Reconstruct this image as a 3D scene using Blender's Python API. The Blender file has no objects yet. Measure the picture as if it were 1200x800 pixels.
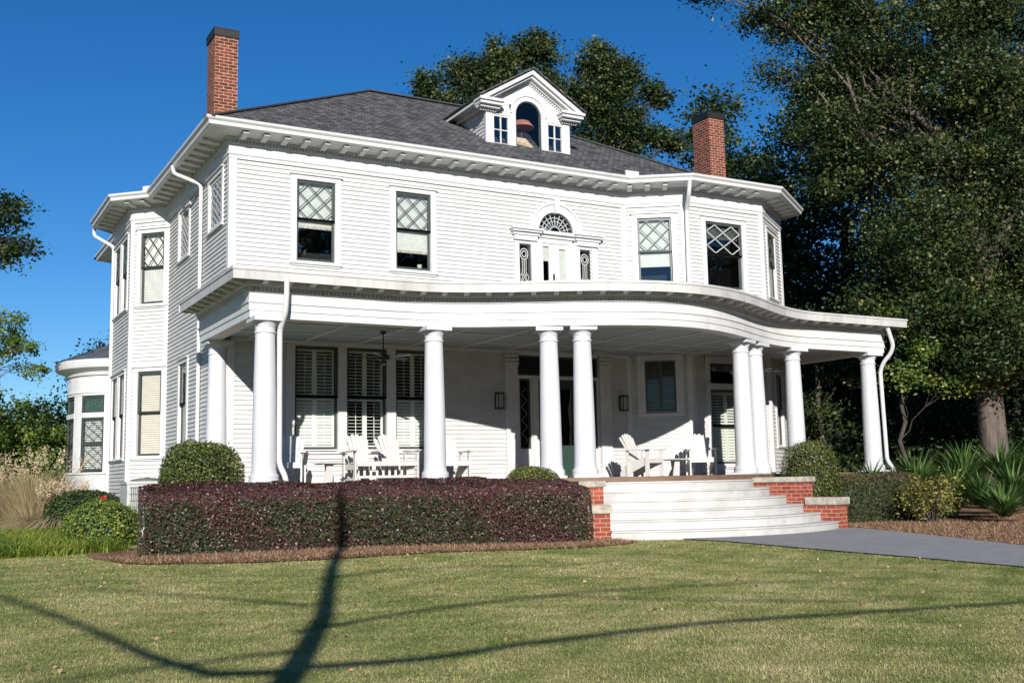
import bpy, bmesh, math, random
import numpy as np
from mathutils import Vector, Matrix
random.seed(7); rng = np.random.default_rng(11)
R = math.radians; PI = math.pi
S = bpy.context.scene; COL = S.collection
# ------------------------------------------------------------------ camera, sky, sun, exposure
F, YAW, PITCH, ROLL = 1254.698, 0.51254, 0.12848, -0.02041
cam_d = bpy.data.cameras.new('camera'); cam = bpy.data.objects.new('camera', cam_d); COL.objects.link(cam)
cam_d.sensor_width = 36; cam_d.lens = F/1200*36; cam_d.clip_end = 3000; cam_d.clip_start = .1
fw = Vector((math.sin(YAW)*math.cos(PITCH), math.cos(YAW)*math.cos(PITCH), math.sin(PITCH)))
rt0 = Vector((math.cos(YAW), -math.sin(YAW), 0)); up0 = rt0.cross(fw)
cr, sr = math.cos(ROLL), math.sin(ROLL)
rt = rt0*cr + up0*sr; up = up0*cr - rt0*sr
cam.matrix_world = Matrix(((rt.x, up.x, -fw.x, -5.643), (rt.y, up.y, -fw.y, -22), (rt.z, up.z, -fw.z, 0), (0, 0, 0, 1)))
S.camera = cam
SUN_AZ, SUN_EL = R(22.5), R(21.3)          # light travels towards +X+Y
W = bpy.data.worlds.new('World'); S.world = W; W.use_nodes = True
nt = W.node_tree; bg = nt.nodes['Background']
sky = nt.nodes.new('ShaderNodeTexSky'); sky.sky_type = 'NISHITA'; sky.sun_disc = False
sky.sun_elevation = SUN_EL; sky.sun_rotation = PI + SUN_AZ
sky.air_density = 1.0; sky.dust_density = 0.1; sky.ozone_density = 5.0; sky.altitude = 900
hs = nt.nodes.new('ShaderNodeHueSaturation'); hs.inputs['Saturation'].default_value = 1.23; hs.inputs['Hue'].default_value = .503
nt.links.new(sky.outputs[0], hs.inputs['Color']); nt.links.new(hs.outputs[0], bg.inputs[0]); bg.inputs[1].default_value = 0.077
sl = bpy.data.lights.new('sun', 'SUN'); so = bpy.data.objects.new('sun', sl); COL.objects.link(so)
sl.energy = 5.0; sl.angle = R(.53); sl.color = (1, .955, .89)
ld = Vector((math.sin(SUN_AZ)*math.cos(SUN_EL), math.cos(SUN_AZ)*math.cos(SUN_EL), -math.sin(SUN_EL)))
so.rotation_euler = ld.to_track_quat('-Z', 'Y').to_euler()
S.view_settings.view_transform = 'Standard'; S.view_settings.look = 'None'
S.view_settings.exposure = 0.50; S.view_settings.gamma = 1.0
S.cycles.max_bounces = 6; S.cycles.transparent_max_bounces = 8

# ------------------------------------------------------------------ materials
def mat(name, col, rough=.6, noise=None, amt=.12, bump=0, bscale=40, metal=0, spec=.5, stretch=None, col2=None):
    m = bpy.data.materials.new(name); m.use_nodes = True; n = m.node_tree; b = n.nodes['Principled BSDF']
    b.inputs['Roughness'].default_value = rough; b.inputs['Metallic'].default_value = metal
    b.inputs['Specular IOR Level'].default_value = spec
    b.inputs['Base Color'].default_value = (*col, 1)
    tc = n.nodes.new('ShaderNodeTexCoord'); mp = n.nodes.new('ShaderNodeMapping'); n.links.new(tc.outputs['Object'], mp.inputs[0])
    if stretch: mp.inputs['Scale'].default_value = stretch
    if noise:
        t = n.nodes.new('ShaderNodeTexNoise'); t.inputs['Scale'].default_value = noise; t.inputs['Detail'].default_value = 6
        t.inputs['Roughness'].default_value = .65
        n.links.new(mp.outputs[0], t.inputs[0])
        cr_ = n.nodes.new('ShaderNodeValToRGB'); n.links.new(t.outputs[0], cr_.inputs[0])
        c2 = col2 or tuple(c*(1-amt*2) for c in col); c1 = col if col2 else tuple(min(1, c*(1+amt*.35)) for c in col)
        cr_.color_ramp.elements[0].position = .32; cr_.color_ramp.elements[1].position = .62
        cr_.color_ramp.elements[0].color = (*c2, 1); cr_.color_ramp.elements[1].color = (*c1, 1)
        n.links.new(cr_.outputs[0], b.inputs['Base Color'])
    if bump:
        t2 = n.nodes.new('ShaderNodeTexNoise'); t2.inputs['Scale'].default_value = bscale; t2.inputs['Detail'].default_value = 4
        n.links.new(mp.outputs[0], t2.inputs[0])
        bp_ = n.nodes.new('ShaderNodeBump'); bp_.inputs['Strength'].default_value = bump; bp_.inputs['Distance'].default_value = .02
        n.links.new(t2.outputs[0], bp_.inputs['Height']); n.links.new(bp_.outputs[0], b.inputs['Normal'])
    return m
def brickmat(name, c1, c2, mortar, bw, bh, ms, rough=.85, offset=.5, bumpd=.006, nz=.5, smooth=.1, bias=0):
    m = bpy.data.materials.new(name); m.use_nodes = True; n = m.node_tree; b = n.nodes['Principled BSDF']
    b.inputs['Roughness'].default_value = rough; b.inputs['Specular IOR Level'].default_value = .25
    uv = n.nodes.new('ShaderNodeUVMap'); uv.uv_map = 'uv'
    br = n.nodes.new('ShaderNodeTexBrick'); n.links.new(uv.outputs[0], br.inputs[0])
    br.inputs['Scale'].default_value = 1; br.inputs['Brick Width'].default_value = bw; br.inputs['Row Height'].default_value = bh
    br.inputs['Mortar Size'].default_value = ms; br.inputs['Mortar Smooth'].default_value = smooth; br.inputs['Bias'].default_value = bias
    br.offset = offset
    br.inputs['Color1'].default_value = (*c1, 1); br.inputs['Color2'].default_value = (*c2, 1); br.inputs['Mortar'].default_value = (*mortar, 1)
    t = n.nodes.new('ShaderNodeTexNoise'); t.inputs['Scale'].default_value = 9; t.inputs['Detail'].default_value = 8
    n.links.new(uv.outputs[0], t.inputs[0])
    mx = n.nodes.new('ShaderNodeMixRGB'); mx.blend_type = 'OVERLAY'; mx.inputs[0].default_value = nz
    n.links.new(br.outputs[0], mx.inputs[1]); n.links.new(t.outputs['Fac'], mx.inputs[2]); n.links.new(mx.outputs[0], b.inputs['Base Color'])
    bp_ = n.nodes.new('ShaderNodeBump'); bp_.inputs['Strength'].default_value = .8; bp_.inputs['Distance'].default_value = bumpd; bp_.invert = True
    n.links.new(br.outputs['Fac'], bp_.inputs['Height']); n.links.new(bp_.outputs[0], b.inputs['Normal'])
    return m
def leafmat(name, stops, rough=.5, trans=.25):
    m = bpy.data.materials.new(name); m.use_nodes = True; n = m.node_tree; b = n.nodes['Principled BSDF']; out = n.nodes['Material Output']
    a = n.nodes.new('ShaderNodeAttribute'); a.attribute_name = 'tint'
    cr_ = n.nodes.new('ShaderNodeValToRGB'); e = cr_.color_ramp.elements
    e[0].position = stops[0][0]; e[0].color = (*stops[0][1], 1); e[1].position = stops[-1][0]; e[1].color = (*stops[-1][1], 1)
    for p_, c_ in stops[1:-1]:
        q = e.new(p_); q.color = (*c_, 1)
    n.links.new(a.outputs['Fac'], cr_.inputs[0]); n.links.new(cr_.outputs[0], b.inputs['Base Color'])
    b.inputs['Roughness'].default_value = rough; b.inputs['Specular IOR Level'].default_value = .35
    tr = n.nodes.new('ShaderNodeBsdfTranslucent'); n.links.new(cr_.outputs[0], tr.inputs[0])
    mx = n.nodes.new('ShaderNodeMixShader'); mx.inputs[0].default_value = trans
    n.links.new(b.outputs[0], mx.inputs[1]); n.links.new(tr.outputs[0], mx.inputs[2]); n.links.new(mx.outputs[0], out.inputs[0])
    return m
def glassmat(name, refl=.25, tint=(.75, .8, .8), k=1.):
    m = bpy.data.materials.new(name); m.use_nodes = True; n = m.node_tree; out = n.nodes['Material Output']; n.nodes.remove(n.nodes['Principled BSDF'])
    g = n.nodes.new('ShaderNodeBsdfGlossy'); g.inputs['Roughness'].default_value = .02
    t = n.nodes.new('ShaderNodeBsdfTransparent'); t.inputs[0].default_value = (*tint, 1)
    fr = n.nodes.new('ShaderNodeFresnel'); fr.inputs[0].default_value = 1.55
    ad = n.nodes.new('ShaderNodeMath'); ad.operation = 'ADD'; ad.inputs[1].default_value = refl; ad.inputs[1].default_value = refl; mu = n.nodes.new('ShaderNodeMath'); mu.operation = 'MULTIPLY'; mu.inputs[1].default_value = k; n.links.new(fr.outputs[0], mu.inputs[0]); n.links.new(mu.outputs[0], ad.inputs[0])
    nz_ = n.nodes.new('ShaderNodeTexNoise'); nz_.inputs['Scale'].default_value = 2.2
    bp_ = n.nodes.new('ShaderNodeBump'); bp_.inputs['Strength'].default_value = .05; bp_.inputs['Distance'].default_value = .05
    tc = n.nodes.new('ShaderNodeTexCoord'); n.links.new(tc.outputs['Object'], nz_.inputs[0]); n.links.new(nz_.outputs[0], bp_.inputs['Height'])
    n.links.new(bp_.outputs[0], g.inputs['Normal'])
    mx = n.nodes.new('ShaderNodeMixShader'); n.links.new(ad.outputs[0], mx.inputs[0]); n.links.new(t.outputs[0], mx.inputs[1]); n.links.new(g.outputs[0], mx.inputs[2])
    n.links.new(mx.outputs[0], out.inputs[0]); return m
M = dict(
 siding=mat('siding_paint', (.53, .527, .518), .55, 1.3, .08, .12, 22, stretch=(1, 1, 5)),
 trim=mat('trim_paint', (.57, .57, .565), .5, 2.5, .06, .08, 30),
 gutter=mat('gutter_paint', (.56, .56, .555), .4, 3, .05),
 fascia=mat('porch_fascia_paint', (.49, .485, .47), .55, 1.0, .13, .1, 20, stretch=(1, 1, .25)),
 column=mat('column_paint', (.53, .54, .56), .45, 2, .03, .05, 15),
 ceil=mat('porch_ceiling_paint', (.30, .36, .385), .55, 2, .05),
 batten=mat('ceiling_batten_paint', (.60, .61, .60), .55),
 steps=mat('step_paint', (.47, .465, .45), .6, 2.2, .09, .15, 25),
 roof=brickmat('roof_shingles', (.038, .038, .041), (.125, .124, .126), (.015, .015, .016), .17, .13, .010, .95, .37, .012, .22, .4),
 brick=brickmat('chimney_brick', (.075, .020, .014), (.21, .048, .028), (.34, .23, .16), .205, .075, .009, .85, .5, .008, .75),
 pbrick=brickmat('pier_brick', (.20, .038, .022), (.31, .065, .036), (.36, .24, .18), .21, .078, .008, .8, .5, .008, .35),
 stone=mat('coping_stone', (.40, .365, .30), .9, 6, .22, .4, 30),
 dark=mat('chimney_cap_black', (.007, .007, .008), .6),
 sash=mat('dark_green_sash', (.045, .055, .048), .4, 8, .1),
 munt=mat('muntin_paint', (.07, .075, .07), .45),
 wmunt=mat('white_muntin', (.42, .43, .42), .45),
 glass=glassmat('window_glass', .02, (.93, .95, .94), .9), dglass=glassmat('shaded_glass', 0, (.97, .98, .96), .3), cglass=glassmat('clear_glass', 0, (.97, .98, .97), .4),
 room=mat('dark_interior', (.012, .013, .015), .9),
 blind=mat('cream_blind', (.62, .615, .585), .8, 5, .05),
 blindtrim=mat('blind_fringe', (.55, .50, .44), .8, 30, .3),
 shutter=mat('louver_paint', (.70, .715, .68), .5),
 door=mat('green_door_paint', (.025, .05, .04), .35),
 floor=mat('porch_floor_boards', (.16, .095, .06), .6, 3, .15, .1, 20),
 chair=mat('white_chair_paint', (.53, .52, .50), .5, 5, .05),
 iron=mat('black_iron', (.02, .02, .022), .4),
 frost=mat('frosted_lantern_glass', (.35, .33, .30), .3),
 metalroof=mat('standing_seam_metal', (.20, .21, .225), .45, 2, .1, metal=.6),
 bark=mat('bark', (.125, .10, .08), .95, 5, .3, .9, 14, stretch=(1, 1, .3)),
 darkbark=mat('dark_bark', (.07, .055, .045), .95, 5, .3, .9, 14, stretch=(1, 1, .3)),
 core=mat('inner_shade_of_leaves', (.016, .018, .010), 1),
 asphalt=mat('grey_walk', (.25, .248, .25), .9, 5, .10, .3, 120),
 acm=mat('ac_enamel', (.42, .43, .42), .5, 6, .08), acd=mat('ac_grille', (.10, .10, .10), .5),
 shade=mat('lamp_shade_cloth', (.30, .12, .09), .9), cloth=mat('tan_cushion', (.55, .45, .32), .9, 9, .15),
 grey=mat('box_grey', (.35, .35, .34), .5),
)
# ------------------------------------------------------------------ mesh builder
def mesh_obj(name, verts, faces, m, parent=None, smooth=False, recalc=True, loc=None):
    me = bpy.data.meshes.new(name); me.from_pydata([tuple(v) for v in verts], [], faces)
    if recalc:
        bm = bmesh.new(); bm.from_mesh(me); bmesh.ops.recalc_face_normals(bm, faces=bm.faces); bm.to_mesh(me); bm.free()
    uvl = me.uv_layers.new(name='uv'); n = len(me.loops)
    co = np.empty(len(me.vertices)*3); me.vertices.foreach_get('co', co); co = co.reshape(-1, 3)
    li = np.empty(n, int); me.loops.foreach_get('vertex_index', li)
    lt = np.empty(len(me.polygons), int); me.polygons.foreach_get('loop_total', lt)
    nr = np.empty(len(me.polygons)*3); me.polygons.foreach_get('normal', nr); nr = np.repeat(nr.reshape(-1, 3), lt, axis=0)
    u = np.cross(np.array([0, 0, 1.]), nr); ul = np.linalg.norm(u, axis=1); fl = ul < .05
    u[fl] = (1, 0, 0); ul[fl] = 1; u /= ul[:, None]; v = np.cross(nr, u); P = co[li]
    uvl.data.foreach_set('uv', np.stack([(P*u).sum(1), (P*v).sum(1)], 1).ravel())
    me.materials.append(M[m] if isinstance(m, str) else m)
    if smooth: me.polygons.foreach_set('use_smooth', [True]*len(me.polygons))
    o = bpy.data.objects.new(name, me); COL.objects.link(o)
    if parent: o.parent = parent
    if loc: o.location = loc
    return o
class FR:                                  # frame along a wall: s along, o outward, z up
    def __init__(self, P, Q):
        self.P = Vector((P[0], P[1])); d = Vector((Q[0]-P[0], Q[1]-P[1])); self.L = d.length; self.d = d/self.L
        self.n = Vector((self.d.y, -self.d.x))
    def __call__(self, s, o, z):
        q = self.P + self.d*s + self.n*o; return (q.x, q.y, z)
ID = lambda x, y, z: (x, y, z)
class MB:
    def __init__(self, fr=ID): self.v = []; self.f = []; self.fr = fr
    def pts(self, L): k = len(self.v); self.v += [self.fr(*p) for p in L]; return k
    def poly(self, L): k = self.pts(L); self.f.append(tuple(range(k, k+len(L)))); return self
    def box(self, a0, a1, b0, b1, c0, c1):
        k = self.pts([(a0, b0, c0), (a1, b0, c0), (a1, b1, c0), (a0, b1, c0), (a0, b0, c1), (a1, b0, c1), (a1, b1, c1), (a0, b1, c1)])
        for q in ((0, 3, 2, 1), (4, 5, 6, 7), (0, 1, 5, 4), (1, 2, 6, 5), (2, 3, 7, 6), (3, 0, 4, 7)): self.f.append(tuple(k+i for i in q))
        return self
    def prism(self, L, off):               # polygon L (frame pts) extruded by vector off
        n = len(L); k = self.pts(L); self.pts([tuple(p[i]+off[i] for i in range(3)) for p in L])
        self.f.append(tuple(range(k, k+n))); self.f.append(tuple(range(k+2*n-1, k+n-1, -1)))
        for i in range(n): j = (i+1) % n; self.f.append((k+i, k+j, k+n+j, k+n+i))
        return self
    def bar(self, p, q, w, h, upv=(0, 0, 1)):   # beam between two world-ish points
        p = Vector(p); q = Vector(q); d = (q-p).normalized(); u = Vector(upv)
        if abs(d.dot(u)) > .98: u = Vector((0, 1, 0))
        s = d.cross(u).normalized(); t = s.cross(d).normalized()
        c = [p+s*a+t*b for a, b in ((-w/2, -h/2), (w/2, -h/2), (w/2, h/2), (-w/2, h/2))]
        return self.prism([tuple(x) for x in c], tuple(q-p))
    def tube(self, pts, rad, seg=10, cap=True):
        P = [Vector(p) for p in pts]; n = len(P); rr = rad if hasattr(rad, '__len__') else [rad]*n; k = len(self.v); u = None
        for i in range(n):
            d = (P[min(i+1, n-1)]-P[max(i-1, 0)]).normalized()
            if u is None: u = d.orthogonal().normalized()
            u = (u-d*u.dot(d)).normalized(); w = d.cross(u)
            for j in range(seg):
                a = 2*PI*j/seg; q = P[i]+(u*math.cos(a)+w*math.sin(a))*rr[i]; self.v.append(self.fr(*q))
        for i in range(n-1):
            for j in range(seg): jj = (j+1) % seg; self.f.append((k+i*seg+j, k+i*seg+jj, k+(i+1)*seg+jj, k+(i+1)*seg+j))
        if cap:
            self.f.append(tuple(k+j for j in range(seg))); self.f.append(tuple(k+(n-1)*seg+j for j in range(seg)))
        return self
    def lathe(self, prof, c=(0, 0), seg=28, flute=0):
        k = len(self.v); n = len(prof)
        for r, z in prof:
            for j in range(seg):
                a = 2*PI*j/seg; self.v.append(self.fr(c[0]+r*math.cos(a), c[1]+r*math.sin(a), z))
        for i in range(n-1):
            for j in range(seg): jj = (j+1) % seg; self.f.append((k+i*seg+j, k+i*seg+jj, k+(i+1)*seg+jj, k+(i+1)*seg+j))
        self.f.append(tuple(k+j for j in range(seg))); self.f.append(tuple(k+(n-1)*seg+j for j in range(seg)))
        return self
    def sweep(self, path, prof, closed=True):   # path 2D, prof [(offset,z)] closed loop swept with mitres
        n = len(path); P = [Vector(p) for p in path]; k = len(self.v); m = len(prof)
        for i in range(n):
            ns = []
            if i > 0: d = (P[i]-P[i-1]).normalized(); ns.append(Vector((d.y, -d.x)))
            if i < n-1: d = (P[i+1]-P[i]).normalized(); ns.append(Vector((d.y, -d.x)))
            nn = ns[0] if len(ns) == 1 else (ns[0]+ns[1])/(1+ns[0].dot(ns[1]))
            for o, z in prof: q = P[i]+nn*o; self.v.append(self.fr(q.x, q.y, z))
        for i in range(n-1):
            for j in range(m if closed else m-1): jj = (j+1) % m; self.f.append((k+i*m+j, k+i*m+jj, k+(i+1)*m+jj, k+(i+1)*m+j))
        if closed:
            self.f.append(tuple(k+j for j in range(m))); self.f.append(tuple(k+(n-1)*m+j for j in reversed(range(m))))
        return self
    def build(self, name, m, parent=None, smooth=False, loc=None): return mesh_obj(name, self.v, self.f, m, parent, smooth, loc=loc)
def smooth_by_angle(o, deg=35):
    me = o.data; bm = bmesh.new(); bm.from_mesh(me)
    for f in bm.faces: f.smooth = True
    for e in bm.edges:
        if len(e.link_faces) == 2 and e.calc_face_angle(0) > R(deg): e.smooth = False
    bm.to_mesh(me); bm.free(); return o
def tag(o, label=None, cat=None, group=None, kind=None):
    if label: o['label'] = label
    if cat: o['category'] = cat
    if group: o['group'] = group
    if kind: o['kind'] = kind
    return o
def thing(name, label, cat, loc=(0, 0, 0), rz=0, group=None, kind=None):
    o = bpy.data.objects.new(name, None); COL.objects.link(o); o.location = loc; o.rotation_euler = (0, 0, rz); o.empty_display_size = .2
    return tag(o, label, cat, group, kind)
def copy_tree(o, parent=None):
    c = o.copy(); COL.objects.link(c); c.parent = parent
    for ch in o.children: copy_tree(ch, c)
    return c
def link_copy(o, parent, loc, rz=0):
    c = o.copy(); COL.objects.link(c); c.parent = parent; c.location = loc; c.rotation_euler = (0, 0, rz); return c
def offset_path(path, o):
    P = [Vector(p) for p in path]; out = []
    for i in range(len(P)):
        ns = []
        if i > 0: d = (P[i]-P[i-1]).normalized(); ns.append(Vector((d.y, -d.x)))
        if i < len(P)-1: d = (P[i+1]-P[i]).normalized(); ns.append(Vector((d.y, -d.x)))
        nn = ns[0] if len(ns) == 1 else (ns[0]+ns[1])/(1+ns[0].dot(ns[1]))
        q = P[i]+nn*o; out.append((q.x, q.y))
    return out
def walk(path, step, start=0):             # points + directions every step along a 2D path
    out = []; need = start
    for a, b in zip(path[:-1], path[1:]):
        a = Vector(a); b = Vector(b); L = (b-a).length
        if L < 1e-6: continue
        d = (b-a)/L
        while need <= L: out.append((a+d*need, d)); need += step
        need -= L
    return out

# ------------------------------------------------------------------ ground
def gz(x, y):
    s = 1/(1+math.exp(-(2.2-x)/.8)); return -1.10 + .10*s - .022*max(0, -8-y)
def sheet(name, outline, m, lift, res=.5, kind='structure'):
    bm = bmesh.new(); vs = [bm.verts.new((x, y, 0)) for x, y in outline]; bm.faces.new(vs)
    xs = [p[0] for p in outline]; ys = [p[1] for p in outline]
    x = math.ceil(min(xs)/res)*res
    while x < max(xs): bmesh.ops.bisect_plane(bm, geom=bm.verts[:]+bm.edges[:]+bm.faces[:], plane_co=(x, 0, 0), plane_no=(1, 0, 0)); x += res
    y = math.ceil(min(ys)/res)*res
    while y < max(ys): bmesh.ops.bisect_plane(bm, geom=bm.verts[:]+bm.edges[:]+bm.faces[:], plane_co=(0, y, 0), plane_no=(0, 1, 0)); y += res
    for v in bm.verts: v.co.z = gz(v.co.x, v.co.y)+lift
    me = bpy.data.meshes.new(name); bmesh.ops.recalc_face_normals(bm, faces=bm.faces); bm.to_mesh(me); bm.free()
    me.materials.append(M[m] if isinstance(m, str) else m); o = bpy.data.objects.new(name, me); COL.objects.link(o); o['kind'] = kind; return o
def groundmat(name, stops, scale, scale2, bump=.5):
    m = bpy.data.materials.new(name); m.use_nodes = True; n = m.node_tree; b = n.nodes['Principled BSDF']; b.inputs['Roughness'].default_value = .95
    b.inputs['Specular IOR Level'].default_value = .15
    tc = n.nodes.new('ShaderNodeTexCoord')
    a = n.nodes.new('ShaderNodeTexNoise'); a.inputs['Scale'].default_value = scale; a.inputs['Detail'].default_value = 8; a.inputs['Roughness'].default_value = .7
    c = n.nodes.new('ShaderNodeTexNoise'); c.inputs['Scale'].default_value = scale2; c.inputs['Detail'].default_value = 6
    for q in (a, c): n.links.new(tc.outputs['Object'], q.inputs[0])
    mx = n.nodes.new('ShaderNodeMath'); mx.operation = 'MULTIPLY_ADD'; mx.inputs[1].default_value = .55
    ad = n.nodes.new('ShaderNodeMath'); ad.operation = 'MULTIPLY'; ad.inputs[1].default_value = .45
    n.links.new(c.outputs[0], ad.inputs[0]); n.links.new(a.outputs[0], mx.inputs[0]); n.links.new(ad.outputs[0], mx.inputs[2])
    cr_ = n.nodes.new('ShaderNodeValToRGB'); e = cr_.color_ramp.elements
    e[0].position = stops[0][0]; e[0].color = (*stops[0][1], 1); e[1].position = stops[-1][0]; e[1].color = (*stops[-1][1], 1)
    for p_, c_ in stops[1:-1]: q = e.new(p_); q.color = (*c_, 1)
    n.links.new(mx.outputs[0], cr_.inputs[0]); n.links.new(cr_.outputs[0], b.inputs['Base Color'])
    bp_ = n.nodes.new('ShaderNodeBump'); bp_.inputs['Strength'].default_value = bump; bp_.inputs['Distance'].default_value = .03
    n.links.new(c.outputs[0], bp_.inputs['Height']); n.links.new(bp_.outputs[0], b.inputs['Normal']); return m
M['lawn'] = groundmat('lawn_turf', [(.36, (.15, .17, .05)), (.47, (.27, .28, .10)), (.55, (.40, .36, .18)), (.64, (.52, .44, .27))], .9, 60)
M['far'] = groundmat('rough_ground', [(.4, (.035, .035, .018)), (.6, (.07, .06, .03))], .5, 12)
M['straw'] = groundmat('pine_straw', [(.38, (.09, .045, .025)), (.5, (.25, .145, .085)), (.62, (.38, .25, .16))], 3, 70, 1)
g = MB(); g.box(-900, 900, -200, 1500, -8, -2.2); g.build('ground', 'far')['kind'] = 'structure'
sheet('lawn', [(-22, -30), (24, -30), (24, 24), (-22, 24)], 'lawn', 0, 1.0)
STEP_L0, STEP_R0 = (5.20, -6.15), (10.47, -6.39); STEP_L1, STEP_R1 = (5.80, -4.78), (9.83, -4.70)
def arc3(a, m_, b, n=26):
    ax, ay = a; bx, by = m_; cx, cy = b
    d = 2*(ax*(by-cy)+bx*(cy-ay)+cx*(ay-by))
    ux = ((ax*ax+ay*ay)*(by-cy)+(bx*bx+by*by)*(cy-ay)+(cx*cx+cy*cy)*(ay-by))/d
    uy = ((ax*ax+ay*ay)*(cx-bx)+(bx*bx+by*by)*(ax-cx)+(cx*cx+cy*cy)*(bx-ax))/d
    r = math.hypot(ax-ux, ay-uy); t0 = math.atan2(ay-uy, ax-ux); t1 = math.atan2(cy-uy, cx-ux)
    return [(ux+r*math.cos(t0+(t1-t0)*i/n), uy+r*math.sin(t0+(t1-t0)*i/n)) for i in range(n+1)]
ARC0 = arc3(STEP_L0, (7.85, -7.13), STEP_R0)
walkp = [(6.22, -6.85)] + [p for p in ARC0 if p[0] > 6.3] + [(10.93, -6.33), (10.28, -7.97), (9.93, -9.2), (9.63, -10.28), (9.29, -11.29), (8.9, -12.5), (8.6, -16), (8.5, -22), (6.5, -22), (6.5, -16), (6.5, -13.3), (6.45, -11.5), (6.35, -10.3), (6.3, -8.8), (6.25, -7.6)]
sheet('walkway', walkp, 'asphalt', .024)
sheet('straw_bed', [(-3.15, -6.6), (-2.9, -7.3), (-1.9, -8.0), (-.9, -8.15), (-.2, -8.1), (1.0, -7.85), (2.4, -7.75), (3.6, -7.6), (4.6, -7.35), (5.25, -6.9), (5.2, -6.3), (5.0, -4.5), (2, -3.3), (-3.2, -3.3), (-3.3, -5.5)], 'straw', .016)
sheet('right_straw_bed', [(10.9, -6.25), (10.2, -8.0), (9.85, -9.2), (9.5, -10.4), (8.8, -12.5), (8.5, -17), (26, -17), (34, 4), (34, 22), (16, 22), (16.5, -3.2), (11.1, -3.2)], 'straw', .02)

# ------------------------------------------------------------------ HOUSE
H = thing('house', 'large white clapboard house with a curved columned porch, grey hip roof and two brick chimneys', 'house', (0, 0, 0))
A, B, Cp, D = (10.074, 0), (11.368, -.911), (13.936, -.911), (15.733, .329)
WP = [(0, 14.5), (0, 10.3), (-.798, 9.5), (-.798, 6.807), (0, 6.009), (0, 0), A, B, Cp, D, (15.733, 3.2), (14.03, 4.4), (14.03, 10.1)]
FL = {'rear': FR(WP[0], WP[1]), 'bayc': FR(WP[1], WP[2]), 'bayb': FR(WP[2], WP[3]), 'baya': FR(WP[3], WP[4]), 'side': FR(WP[4], WP[5]),
      'front': FR(WP[5], WP[6]), 'AB': FR(A, B), 'BC': FR(B, Cp), 'CD': FR(Cp, D), 'DE': FR(D, WP[10]), 'EF': FR(WP[10], WP[11]), 'FG': FR(WP[11], WP[12])}
HOLES = {k: [] for k in FL}
# window spec: wall, s0,s1,z0,z1 of the sash opening, casing width, style
side_s = lambda y: 6.009-y
WINS = [('front', 1.44, 2.31, 4.80, 6.56, .135, 'lattice', .40), ('front', 3.76, 4.63, 4.80, 6.56, .135, 'lattice', .62),
 ('AB', .36, 1.22, 4.80, 6.55, .14, 'lattice', .55), ('BC', .63, 1.83, 4.80, 6.50, .15, 'lattice_low', .0), ('CD', .50, 1.36, 4.80, 6.50, .14, 'lattice', .0),
 ('front', 1.42, 2.38, .73, 2.92, .16, 'shutter', 0), ('front', 2.58, 3.51, .73, 2.92, .16, 'shutter_open', 0), ('front', 3.73, 4.66, .73, 2.92, .16, 'shutter_warm', 0),
 ('AB', .42, 1.18, 1.63, 2.88, .2, 'casement', 0), ('BC', .56, 1.72, .30, 2.15, .15, 'shutter', 0), ('CD', .62, 1.35, .8, 2.66, .13, 'plain', 0),
 ('baya', .30, .99, 4.72, 6.55, .13, 'lattice_white', 1.), ('baya', .30, .99, .80, 2.93, .13, 'blind', 0),
 ('bayb', .35, 1.13, 4.72, 6.55, .12, 'lattice', .5), ('bayb', 1.45, 2.23, 4.72, 6.55, .12, 'lattice', .5),
 ('bayb', .35, 1.13, .80, 2.93, .12, 'plain', 0), ('bayb', 1.45, 2.23, .80, 2.93, .12, 'plain', 0),
 ('side', side_s(1.70), side_s(.58), 5.62, 6.70, .12, 'leaded', 0), ('side', side_s(4.75), side_s(3.70), 5.55, 6.72, .12, 'leaded', 0),
 ('side', side_s(4.45), side_s(3.65), .95, 2.90, .13, 'plain', 0)]
for w in WINS: HOLES[w[0]].append((w[1]-.02, w[2]+.02, w[3]-.02, w[4]+.02))
HOLES['BC'].append((.54, 1.74, 2.28, 2.82))
HOLES['front'] += [(6.96, 9.02, 4.0, 5.70), (7.5, 8.56, 5.6, 6.50), (6.85, 9.15, -.01, 3.0)]
def clap(fr, z0, z1, holes, e=.098):
    m = MB(fr); n = max(1, round((z1-z0)/e)); e = (z1-z0)/n
    for i in range(n):
        a, b = z0+i*e, z0+(i+1)*e; mid = (a+b)/2; iv = [(0, fr.L)]
        for h in holes:
            if h[2]-e*.5 < mid < h[3]+e*.5:
                nv = []
                for p, q in iv:
                    if h[1] <= p or h[0] >= q: nv.append((p, q)); continue
                    if h[0] > p: nv.append((p, h[0]))
                    if h[1] < q: nv.append((h[1], q))
                iv = nv
        for p, q in iv:
            m.poly([(p, .026, a), (q, .026, a), (q, .001, b), (p, .001, b)])
            m.poly([(p, -.02, a), (q, -.02, a), (q, .026, a), (p, .026, a)])
    return m
wall = MB()
for k, fr in FL.items():
    m = clap(fr, -1.2 if k not in ('front', 'AB', 'BC') else -.02, 6.86, HOLES[k]); o_ = len(wall.v); wall.v += m.v; wall.f += [tuple(i+o_ for i in f) for f in m.f]
mesh_obj('wall', wall.v, wall.f, 'siding', H, recalc=False)
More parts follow.
